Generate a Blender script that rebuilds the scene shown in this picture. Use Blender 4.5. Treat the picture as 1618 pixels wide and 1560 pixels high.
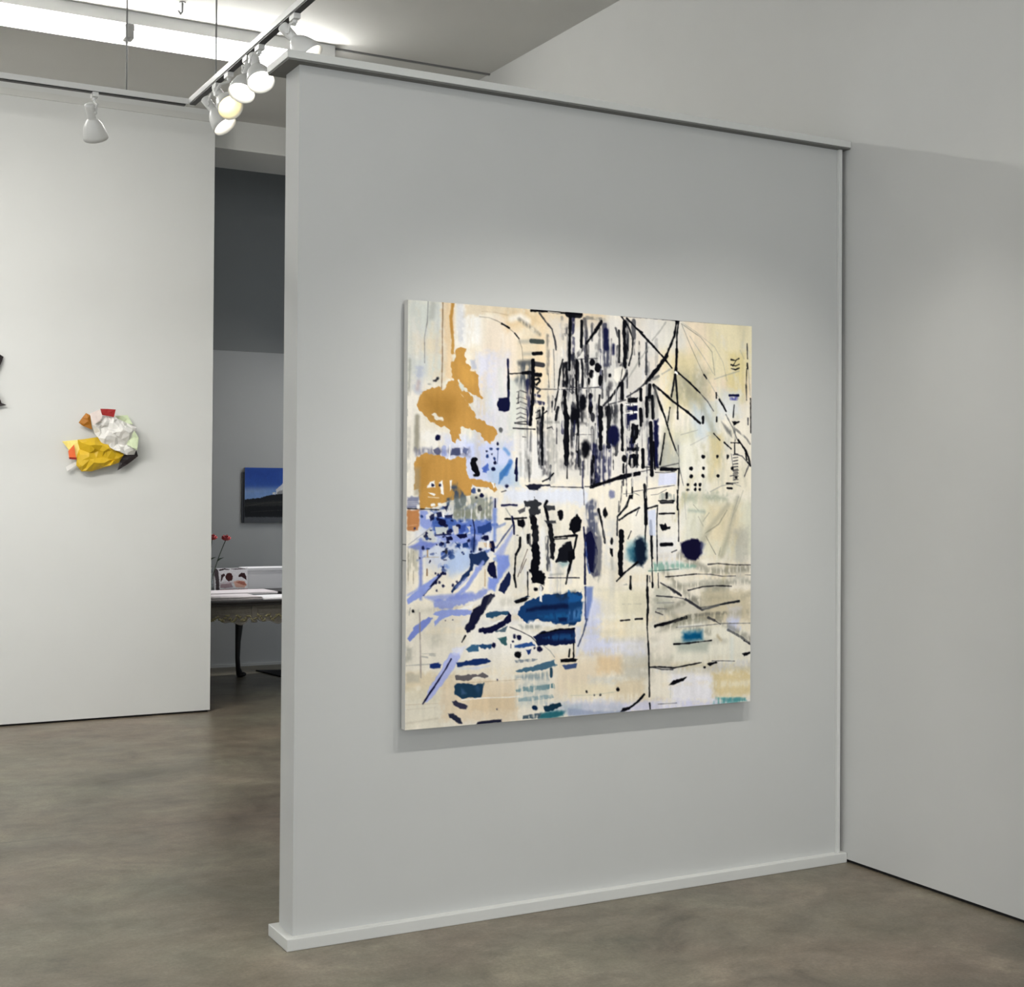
import bpy, bmesh, math, random
import numpy as np
from mathutils import Vector, Matrix
from mathutils.geometry import delaunay_2d_cdt

for o in list(bpy.data.objects):
    bpy.data.objects.remove(o)
SC = bpy.context.scene
COL = SC.collection

# ------------------------------------------------------------------ camera
cam_d = bpy.data.cameras.new('camera')
cam = bpy.data.objects.new('camera', cam_d); COL.objects.link(cam)
yaw, pitch, roll = 0.5041, 0.0119, 0.0063
fw = Vector((math.sin(yaw) * math.cos(pitch), math.cos(yaw) * math.cos(pitch), math.sin(pitch)))
rt = Vector((math.cos(yaw), -math.sin(yaw), 0)); up = rt.cross(fw)
r2 = rt * math.cos(roll) + up * math.sin(roll); u2 = up * math.cos(roll) - rt * math.sin(roll)
cam.matrix_world = Matrix(((r2.x, u2.x, -fw.x, 0), (r2.y, u2.y, -fw.y, 0), (r2.z, u2.z, -fw.z, 1.6), (0, 0, 0, 1)))
cam_d.sensor_width = 36; cam_d.lens = 2208.79 / 1618 * 36
cam_d.shift_x = -(844.136 - 809) / 1618; cam_d.shift_y = (748.034 - 780) / 1618
cam_d.clip_start = 0.05; cam_d.clip_end = 60
SC.camera = cam
SC.view_settings.view_transform = 'Standard'; SC.view_settings.look = 'None'
SC.view_settings.gamma = 1; SC.view_settings.use_curve_mapping = False
SC.view_settings.exposure = 0.0

# ------------------------------------------------------------------ world and large lights
wd = bpy.data.worlds.new('world'); SC.world = wd; wd.use_nodes = True
wd.node_tree.nodes['Background'].inputs[0].default_value = (0.75, 0.85, 1, 1)
wd.node_tree.nodes['Background'].inputs[1].default_value = 0.6
TUBE_NEAR, TUBE_FAR, FILL_TUBE_LEFT, SPOT_ON_PAINTING = 21.0, 86.0, 165.0, 66.0


def area(name, loc, rot, sx, sy, power, color):
    d = bpy.data.lights.new(name, 'AREA'); d.shape = 'RECTANGLE'; d.size = sx; d.size_y = sy
    d.energy = power; d.color = color
    o = bpy.data.objects.new(name, d); COL.objects.link(o); o.location = loc; o.rotation_euler = rot
    return o


area('added_rear_fill', (0.6, -3.92, 2.0), (math.radians(90), 0, 0), 6.0, 2.8, 150, (0.93, 0.97, 1.0))  # added fill light behind the camera, no such source known
area('added_side_fill', (-4.93, 2.2, 1.9), (0, math.radians(-90), 0), 2.6, 5.0, 92, (0.95, 0.98, 1.0))  # added fill from the left to brighten the right wall
area('added_office_fill', (4.7, 11.2, 2.75), (0, math.radians(25), 0), 0.7, 0.9, 8, (1.0, 0.985, 0.95))  # unseen fill light added for the back room


ld = bpy.data.lights.new('added_table_spot', 'SPOT'); ld.energy = 420; ld.spot_size = math.radians(25); ld.spot_blend = .6; ld.shadow_soft_size = .08  # unseen spot added to brighten the papers on the table
lo = bpy.data.objects.new('added_table_spot', ld); COL.objects.link(lo); lo.location = (3.45, 11.0, 4.7)

# ------------------------------------------------------------------ helpers
def obj(name, bm, mat, parent=None, smooth=False, kind=None, label=None):
    me = bpy.data.meshes.new(name)
    bm.normal_update(); bm.to_mesh(me); bm.free()
    me.materials.append(mat)
    if smooth:
        me.polygons.foreach_set('use_smooth', [True] * len(me.polygons))
    o = bpy.data.objects.new(name, me); COL.objects.link(o)
    if parent: o.parent = parent
    if kind: o['kind'] = kind
    if label: o['label'] = label
    return o


def tag(o, label, cat, group=None):
    o['label'] = label; o['category'] = cat
    if group: o['group'] = group
    return o


def thing(name, label, cat, loc=(0, 0, 0), rz=0, group=None):
    o = bpy.data.objects.new(name, None); COL.objects.link(o)
    o.location = loc; o.rotation_euler = (0, 0, rz); o.empty_display_size = 0.1
    return tag(o, label, cat, group)


def box(bm, x0, y0, z0, x1, y1, z1, bev=0.0, M=None):
    r = bmesh.ops.create_cube(bm, size=1)['verts']
    for v in r:
        v.co = Vector(((v.co.x + .5) * (x1 - x0) + x0, (v.co.y + .5) * (y1 - y0) + y0, (v.co.z + .5) * (z1 - z0) + z0))
    if bev:
        ed = list({e for v in r for e in v.link_edges})
        q = bmesh.ops.bevel(bm, geom=ed, offset=bev, segments=2, affect='EDGES', profile=.6)
        r = list({v for f in q['faces'] for v in f.verts} | {v for v in r if v.is_valid})
    if M is not None:
        for v in r: v.co = M @ v.co
    return r


def lathe(bm, prof, seg=32, M=None, cap0=False, cap1=False):
    rings = []
    for r, z in prof:
        ring = [bm.verts.new(((M or Matrix()) @ Vector((r * math.cos(2 * math.pi * k / seg), r * math.sin(2 * math.pi * k / seg), z)))) for k in range(seg)]
        rings.append(ring)
    for a, b in zip(rings[:-1], rings[1:]):
        for k in range(seg):
            bm.faces.new((a[k], a[(k + 1) % seg], b[(k + 1) % seg], b[k]))
    if cap0: bm.faces.new(rings[0][::-1])
    if cap1: bm.faces.new(rings[-1])


def tube(bm, pts, rad, seg=10):
    pts = [Vector(p) for p in pts]; rings = []
    rads = rad if isinstance(rad, (list, tuple)) else [rad] * len(pts)
    for i, p in enumerate(pts):
        d = (pts[min(i + 1, len(pts) - 1)] - pts[max(i - 1, 0)]).normalized()
        if i == 0:
            a = d.cross(Vector((0, 0, 1)))
            if a.length < 1e-3: a = Vector((1, 0, 0))
        a = (a - d * a.dot(d)).normalized(); b = d.cross(a)
        rings.append([bm.verts.new(p + (a * math.cos(2 * math.pi * k / seg) + b * math.sin(2 * math.pi * k / seg)) * rads[i]) for k in range(seg)])
    for a, b in zip(rings[:-1], rings[1:]):
        for k in range(seg):
            bm.faces.new((a[k], b[k], b[(k + 1) % seg], a[(k + 1) % seg]))
    bm.faces.new(rings[0]); bm.faces.new(rings[-1][::-1])


# ------------------------------------------------------------------ materials
def mat(name, col, rough=0.6, metal=0.0, emit=None, estr=0.0, mottle=0.0, bump=0.0, scale=40.0, spec=0.5, trans=0.0):
    m = bpy.data.materials.new(name); m.use_nodes = True
    nt = m.node_tree; b = nt.nodes['Principled BSDF']
    b.inputs['Base Color'].default_value = (*col, 1); b.inputs['Roughness'].default_value = rough
    b.inputs['Metallic'].default_value = metal; b.inputs['Specular IOR Level'].default_value = spec
    b.inputs['Transmission Weight'].default_value = trans
    if emit:
        b.inputs['Emission Color'].default_value = (*emit, 1); b.inputs['Emission Strength'].default_value = estr
    if mottle or bump:
        tc = nt.nodes.new('ShaderNodeTexCoord')
        n = nt.nodes.new('ShaderNodeTexNoise'); n.inputs['Scale'].default_value = scale; n.inputs['Detail'].default_value = 5
        nt.links.new(tc.outputs['Object'], n.inputs['Vector'])
        if mottle:
            mr = nt.nodes.new('ShaderNodeMapRange'); mr.inputs['To Min'].default_value = 1 - mottle; mr.inputs['To Max'].default_value = 1 + mottle
            nt.links.new(n.outputs['Fac'], mr.inputs['Value'])
            vm = nt.nodes.new('ShaderNodeVectorMath'); vm.operation = 'SCALE'; vm.inputs[0].default_value = col
            nt.links.new(mr.outputs['Result'], vm.inputs['Scale']); nt.links.new(vm.outputs['Vector'], b.inputs['Base Color'])
        if bump:
            bp = nt.nodes.new('ShaderNodeBump'); bp.inputs['Strength'].default_value = bump; bp.inputs['Distance'].default_value = 0.01
            nt.links.new(n.outputs['Fac'], bp.inputs['Height']); nt.links.new(bp.outputs['Normal'], b.inputs['Normal'])
    return m


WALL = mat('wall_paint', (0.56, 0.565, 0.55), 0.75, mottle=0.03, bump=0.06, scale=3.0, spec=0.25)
WALL_L = mat('far_wall_paint_lit', (0.70, 0.712, 0.70), 0.75, mottle=0.03, bump=0.06, scale=3.0, spec=0.25)  # wall paint lightened, the stronger light here put into its colour
WALL_R = mat('side_wall_paint_lit', (0.62, 0.62, 0.60), 0.75, mottle=0.03, bump=0.06, scale=3.0, spec=0.25)  # wall paint lightened a little for the light on this wall
TRIM = mat('trim_paint', (0.66, 0.665, 0.64), 0.5, spec=0.4)
CEIL = mat('ceiling_paint', (0.60, 0.595, 0.57), 0.85, mottle=0.05, scale=2.0, spec=0.2)
DARKWALL = mat('dark_grey', (0.30, 0.31, 0.30), 0.8, mottle=0.05, scale=3.0)  # darker grey for the upper office wall and office ceiling
GAP = mat('shadow_gap_black', (0.012, 0.011, 0.011), 0.9)
WHITE_METAL = mat('white_enamel', (0.72, 0.72, 0.70), 0.35)
CHROME = mat('brushed_metal', (0.6, 0.6, 0.6), 0.3, metal=0.9)
BLACK_PLASTIC = mat('black_plastic', (0.012, 0.012, 0.012), 0.5)
ROD = mat('rod_grey', (0.16, 0.16, 0.155), 0.5)
BULB = mat('lit_bulb', (1, 1, 1), 0.4, emit=(1, 0.93, 0.80), estr=9)
WARM_BULB = mat('warm_bulb', (1, 1, 1), 0.4, emit=(1, 0.80, 0.36), estr=3.2)
TUBE_N = mat('fluorescent_tube', (1, 1, 1), 0.4, emit=(1, 0.99, 0.955), estr=TUBE_FAR)
FILL_TUBE_L = mat('left_fill_tube', (1, 1, 1), 0.4, emit=(1, 0.985, 0.94), estr=FILL_TUBE_LEFT)  # glow of the unseen strip added on the left
TUBE_F = mat('front_fluorescent_tube', (1, 1, 1), 0.4, emit=(1, 0.985, 0.95), estr=TUBE_NEAR)


def floor_material():
    m = bpy.data.materials.new('polished_concrete'); m.use_nodes = True
    nt = m.node_tree; b = nt.nodes['Principled BSDF']; L = nt.links.new
    tc = nt.nodes.new('ShaderNodeTexCoord')

    def noise(scale, sx, sy, rot=0.0, det=6, rough=.6, dist=0.0):
        mp = nt.nodes.new('ShaderNodeMapping'); mp.inputs['Scale'].default_value = (sx, sy, 1); mp.inputs['Rotation'].default_value = (0, 0, rot)
        n = nt.nodes.new('ShaderNodeTexNoise'); n.inputs['Scale'].default_value = scale; n.inputs['Detail'].default_value = det
        n.inputs['Roughness'].default_value = rough; n.inputs['Distortion'].default_value = dist
        L(tc.outputs['Object'], mp.inputs['Vector']); L(mp.outputs['Vector'], n.inputs['Vector']); return n.outputs['Fac']

    def ramp(src, stops):
        r = nt.nodes.new('ShaderNodeValToRGB'); cr = r.color_ramp
        while len(cr.elements) < len(stops): cr.elements.new(.5)
        for e, (p, c) in zip(cr.elements, stops): e.position = p; e.color = (*c, 1)
        L(src, r.inputs['Fac']); return r.outputs['Color']

    def mix(f, a, bb, mode='MIX'):
        x = nt.nodes.new('ShaderNodeMix'); x.data_type = 'RGBA'; x.blend_type = mode
        if isinstance(f, float): x.inputs[0].default_value = f
        else: L(f, x.inputs[0])
        L(a, x.inputs[6]); L(bb, x.inputs[7]); return x.outputs[2]
    base = ramp(noise(1.7, 1, 1.1, .1, 10, .68, .6), [(.30, (.100, .083, .062)), (.42, (.165, .142, .110)), (.56, (.214, .186, .146)), (.70, (.300, .264, .208))])
    tint = ramp(noise(.8, 1, 1, 1.2, 4), [(.35, (.92, 1.0, .93)), (.65, (1.08, .98, .93))])
    c = mix(1.0, base, tint, 'MULTIPLY')
    fine = ramp(noise(13, 1, 1, 0, 8, .74), [(.3, (.84, .84, .84)), (.7, (1.14, 1.14, 1.14))])
    c = mix(1.0, c, fine, 'MULTIPLY')
    grit = ramp(noise(80, 1, 1, 0, 3, .8), [(.35, (.82, .82, .82)), (.65, (1.14, 1.14, 1.14))])
    c = mix(1.0, c, grit, 'MULTIPLY')
    streak = ramp(noise(2.0, .6, 1.5, .25, 8, .66, .8), [(.40, (.86, .86, .84)), (.60, (1.08, 1.08, 1.08))])
    c = mix(.9, c, streak, 'MULTIPLY')
    # darker worn patches and blotches
    pt_ = ramp(noise(1.0, 1.0, 1.0, .9, 7, .6, .3), [(.30, (.76, .80, .80)), (.44, (1, 1, 1)), (.58, (1, 1, 1)), (.74, (1.12, 1.12, 1.10))])
    c = mix(1.0, c, pt_, 'MULTIPLY')
    bl = ramp(noise(5.5, 1, 1.1, .3, 9, .74, .3), [(.36, (.80, .80, .79)), (.5, (1, 1, 1)), (.66, (1.08, 1.08, 1.07))])
    c = mix(1.0, c, bl, 'MULTIPLY')
    # pale trowel scratches
    sc = ramp(noise(2.6, 3.4, .5, .35, 9, .8, .5), [(.66, (0, 0, 0)), (.71, (.06, .06, .055))])
    c = mix(1.0, c, sc, 'ADD')
    # one straight saw-cut joint running parallel to the back wall
    sx = nt.nodes.new('ShaderNodeSeparateXYZ'); L(tc.outputs['Object'], sx.inputs[0])
    s1 = nt.nodes.new('ShaderNodeMath'); s1.operation = 'SUBTRACT'; s1.inputs[1].default_value = 6.66; L(sx.outputs['Y'], s1.inputs[0])
    s2 = nt.nodes.new('ShaderNodeMath'); s2.operation = 'ABSOLUTE'; L(s1.outputs[0], s2.inputs[0])
    s3 = nt.nodes.new('ShaderNodeMath'); s3.operation = 'LESS_THAN'; s3.inputs[1].default_value = .010; L(s2.outputs[0], s3.inputs[0])
    s4 = nt.nodes.new('ShaderNodeMath'); s4.operation = 'MULTIPLY'; s4.inputs[1].default_value = .3; L(s3.outputs[0], s4.inputs[0])
    dk = nt.nodes.new('ShaderNodeRGB'); dk.outputs[0].default_value = (.06, .055, .045, 1)
    c = mix(s4.outputs[0], c, dk.outputs[0])
    L(c, b.inputs['Base Color'])
    rr = nt.nodes.new('ShaderNodeMapRange'); rr.inputs['To Min'].default_value = .24; rr.inputs['To Max'].default_value = .46
    L(noise(3, 1, 1, 0, 5), rr.inputs['Value']); L(rr.outputs['Result'], b.inputs['Roughness'])
    b.inputs['Specular IOR Level'].default_value = 0.45
    bp = nt.nodes.new('ShaderNodeBump'); bp.inputs['Strength'].default_value = .12; bp.inputs['Distance'].default_value = .004
    L(noise(6, 1, 1, 0, 8, .65), bp.inputs['Height']); L(bp.outputs['Normal'], b.inputs['Normal'])
    return m


def painted_material(name, attr, rough=.55, bump=.0):
    m = bpy.data.materials.new(name); m.use_nodes = True
    nt = m.node_tree; b = nt.nodes['Principled BSDF']; b.inputs['Roughness'].default_value = rough
    b.inputs['Specular IOR Level'].default_value = .3
    a = nt.nodes.new('ShaderNodeVertexColor'); a.layer_name = attr
    nt.links.new(a.outputs['Color'], b.inputs['Base Color'])
    if bump:
        n = nt.nodes.new('ShaderNodeTexNoise'); n.inputs['Scale'].default_value = 260
        bp = nt.nodes.new('ShaderNodeBump'); bp.inputs['Strength'].default_value = bump; bp.inputs['Distance'].default_value = .001
        tc = nt.nodes.new('ShaderNodeTexCoord'); nt.links.new(tc.outputs['Object'], n.inputs['Vector'])
        nt.links.new(n.outputs['Fac'], bp.inputs['Height']); nt.links.new(bp.outputs['Normal'], b.inputs['Normal'])
    return m


# ------------------------------------------------------------------ the setting
CZ = 4.31
def struct(name, boxes, m, bev=0.0, label=None):
    bm = bmesh.new()
    for b in boxes: box(bm, *b, bev=bev)
    return obj(name, bm, m, kind='structure', label=label)


struct('floor', [(-5, -4, -.12, 7, 13.6, 0)], floor_material())
struct('ceiling', [(-5, -4, CZ, 4.3, 10.08, CZ + .15)], CEIL)
struct('ceiling_office', [(2.0, 10.7, 4.9, 7, 13.6, 5.05)], DARKWALL)
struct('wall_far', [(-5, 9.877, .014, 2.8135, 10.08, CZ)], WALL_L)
struct('wall_header', [(-5, 10.08, 4.096, 7, 10.7, 4.9)], TRIM)
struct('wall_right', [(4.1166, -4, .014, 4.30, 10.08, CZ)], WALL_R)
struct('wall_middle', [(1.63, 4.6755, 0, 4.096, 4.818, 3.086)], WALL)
struct('wall_office', [(2.0, 12.284, 0, 7, 12.45, 2.832)], WALL)
struct('wall_office_upper', [(2.0, 12.27, 2.832, 7, 12.45, 4.9)], DARKWALL)
struct('wall_office_left', [(1.85, 10.08, 0, 2.0, 12.45, 5.0)], WALL)
struct('wall_office_right', [(7, 10.0, 0, 7.15, 12.45, 5.0)], WALL)
struct('wall_side', [(-5.15, -4, 0, -5, -.4, CZ), (-5.15, 4.8, 0, -5, 10.08, CZ), (-5.15, -.4, 0, -5, 4.8, .5), (-5.15, -.4, 3.3, -5, 4.8, CZ)], WALL)
struct('added_window_2', [(-5.1, -.4, .5, -5.03, 4.8, .56), (-5.1, -.4, 3.24, -5.03, 4.8, 3.3), (-5.1, -.4, .5, -5.03, -.34, 3.3), (-5.1, 4.74, .5, -5.03, 4.8, 3.3), (-5.1, 2.17, .5, -5.03, 2.23, 3.3)], WHITE_METAL)  # unseen window frame added to go with the side fill
struct('wall_rear', [(-5, -4.2, 0, -2.6, -4.0, CZ), (3.8, -4.2, 0, 4.3, -4.0, CZ), (-2.6, -4.2, 3.5, 3.8, -4.0, CZ), (-2.6, -4.2, 0, 3.8, -4.0, .45)], WALL)
struct('added_window_1', [(-2.6, -4.12, .45, -2.54, -4.04, 3.5), (3.74, -4.12, .45, 3.8, -4.04, 3.5), (.57, -4.12, .45, .63, -4.04, 3.5), (-2.6, -4.12, .45, 3.8, -4.04, .51), (-2.6, -4.12, 3.44, 3.8, -4.04, 3.5)], WHITE_METAL)  # unseen window frame added to go with the rear fill
# black recessed gap under the side wall and the far wall
struct('trim_1', [(4.128, -4, 0, 4.2, 10.08, .014)], GAP)
struct('trim_2', [(-5, 9.889, 0, 2.80, 10.05, .014)], GAP)
# cap board on the partition, its plinth, and the corner bead next to the side wall
struct('trim_3', [(1.572, 4.632, 3.092, 4.115, 4.862, 3.120)], TRIM, bev=.002)
struct('cap_shade', [(1.576, 4.636, 3.086, 4.113, 4.858, 3.092)], mat('cap_shade_grey', (.16, .16, .15), .8))  # dark strip painted in for the shade beneath the cap board
struct('baseboard_middle', [(1.600, 4.643, 0, 4.115, 4.850, .042)], TRIM, bev=.003)
struct('trim_4', [(4.073, 4.660, .042, 4.090, 4.6755, 3.086)], TRIM, bev=.002)
struct('trim_5', [(-5, 9.862, 4.222, 2.8135, 9.877, 4.268)], TRIM)
struct('baseboard_office', [(2.0, 12.262, 0, 7, 12.284, .022)], TRIM)
# a slim surface conduit running on from the fluorescent strip to the side wall
bm = bmesh.new(); box(bm, 3.05, 8.09, CZ - .010, 4.1166, 8.105, CZ)
tag(obj('ceiling_conduit', bm, ROD), 'thin grey conduit on the ceiling running right from the fluorescent strip light', 'conduit')
bm = bmesh.new()
tube(bm, [(2.02, 7.76, CZ), (2.02, 7.76, CZ - .055), (2.005, 7.74, CZ - .075), (1.99, 7.73, CZ - .06)], .006, 8)
lathe(bm, [(.018, CZ - .006), (.018, CZ)], 12, Matrix.Translation((2.02, 7.76, 0)), True, True)
tag(obj('ceiling_hook', bm, ROD), 'small dark metal hook on the bright ceiling above the strip light', 'hook')

# ------------------------------------------------------------------ painted panels
def value_noise(n, m, cx, cy, seed):
    rs = np.random.RandomState(seed)
    g = rs.rand(cy + 2, cx + 2).astype(np.float32)
    y = np.linspace(0, cy, m, endpoint=False); x = np.linspace(0, cx, n, endpoint=False)
    yi = y.astype(int); xi = x.astype(int)
    fy = (y - yi)[:, None]; fx = (x - xi)[None, :]
    fy = fy * fy * (3 - 2 * fy); fx = fx * fx * (3 - 2 * fx)
    a = g[yi][:, xi]; b = g[yi][:, xi + 1]; c = g[yi + 1][:, xi]; d = g[yi + 1][:, xi + 1]
    return ((a * (1 - fx) + b * fx) * (1 - fy) + (c * (1 - fx) + d * fx) * fy).astype(np.float32)


def srgb_lin(c):
    c = np.asarray(c, float)
    return np.where(c <= 0.04045, c / 12.92, ((c + 0.055) / 1.055) ** 2.4)


def raster(text, n, m, U=1000.0, V=1000.0):
    """paint the strokes, in order, on an n x m field; returns sRGB colours, row 0 at the top"""
    edge = (value_noise(n, m, 160, 160, 1) + value_noise(n, m, 60, 60, 2)) - 1.0
    dry = 0.55 * value_noise(n, m, 220, 26, 3) + 0.45 * value_noise(n, m, 150, 120, 4)
    streak = value_noise(n, m, 130, 22, 5); cloth = value_noise(n, m, n // 2, m // 2, 6)
    big = value_noise(n, m, 26, 18, 7)
    img = np.ones((m, n, 3), np.float32) * 0.85
    xs = (np.arange(n) + .5) / n * U; ys = (np.arange(m) + .5) / m * V
    for line in text.strip().split('\n'):
        # kind (0 line, 1 dry line, 2 patch, 3 dry patch), red, green, blue, cover %, softness, raggedness, width, points
        row = [float(v) for v in line.split()]
        k = int(row[0]); col = np.array(row[1:4], np.float32) / 255
        a = row[4] / 100; s, j, w = row[5:8]
        P = np.array(row[8:]).reshape(-1, 2)
        mg = w / 2 + s + j + 3
        x0, y0 = P.min(0) - mg; x1, y1 = P.max(0) + mg
        i0 = max(0, int(x0 / U * n)); i1 = min(n, int(x1 / U * n) + 2)
        r0 = max(0, int(y0 / V * m)); r1 = min(m, int(y1 / V * m) + 2)
        if i1 <= i0 or r1 <= r0: continue
        X = xs[i0:i1][None, :]; Y = ys[r0:r1][:, None]
        poly = k >= 2
        segs = list(zip(P, np.roll(P, -1, 0))) if poly else list(zip(P[:-1], P[1:]))
        D = np.full((r1 - r0, i1 - i0), 1e9, np.float32); ins = np.zeros(D.shape, bool)
        for A, B in segs:
            dx, dy = B - A; L = dx * dx + dy * dy + 1e-9
            t = np.clip(((X - A[0]) * dx + (Y - A[1]) * dy) / L, 0, 1)
            D = np.minimum(D, (X - A[0] - t * dx) ** 2 + (Y - A[1] - t * dy) ** 2)
            if poly and dy != 0:
                ins ^= ((A[1] > Y) != (B[1] > Y)) & (X < dx * (Y - A[1]) / dy + A[0])
        D = np.sqrt(D)
        D = np.where(ins, -D, D) if poly else D - w / 2
        D = D + edge[r0:r1, i0:i1] * j
        al = np.clip(0.5 - D / (s + 1.2), 0, 1); al = al * al * (3 - 2 * al) * a
        if k % 2:
            al = al * np.clip((dry[r0:r1, i0:i1] - 0.22) * 3.2, 0.15, 1)
        img[r0:r1, i0:i1] += (col - img[r0:r1, i0:i1]) * al[..., None]
    img = 0.5 + (img - 0.5) * 1.06 + 0.004
    tone = 1 + 0.045 * (streak - .5) + 0.03 * (cloth - .5) + 0.05 * (big - .5)
    return np.clip(img * tone[..., None], 0, 1)



def painted_panel(name, img, origin, du, dv, m, parent, attr='paint'):
    """img (rows top to bottom) becomes per-vertex paint on a flat grid"""
    h, w, _ = img.shape
    U, V = np.meshgrid(np.arange(w) / (w - 1), np.arange(h) / (h - 1))
    co = np.array(origin)[None, None] + U[..., None] * np.array(du) + V[..., None] * np.array(dv)
    me = bpy.data.meshes.new(name)
    me.vertices.add(w * h); me.vertices.foreach_set('co', co.reshape(-1).astype(np.float32))
    i = np.arange(w * h).reshape(h, w)
    q = np.stack([i[:-1, :-1], i[1:, :-1], i[1:, 1:], i[:-1, 1:]], -1).reshape(-1, 4)
    me.loops.add(q.size); me.loops.foreach_set('vertex_index', q.reshape(-1))
    me.polygons.add(len(q)); me.polygons.foreach_set('loop_start', np.arange(len(q)) * 4)
    me.update(calc_edges=True)
    ca = me.color_attributes.new(attr, 'FLOAT_COLOR', 'POINT')
    rgba = np.ones((h, w, 4), np.float32); rgba[..., :3] = srgb_lin(img)
    ca.data.foreach_set('color', rgba.reshape(-1))
    me.materials.append(m)
    o = bpy.data.objects.new(name, me); COL.objects.link(o); o.parent = parent
    return o


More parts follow.
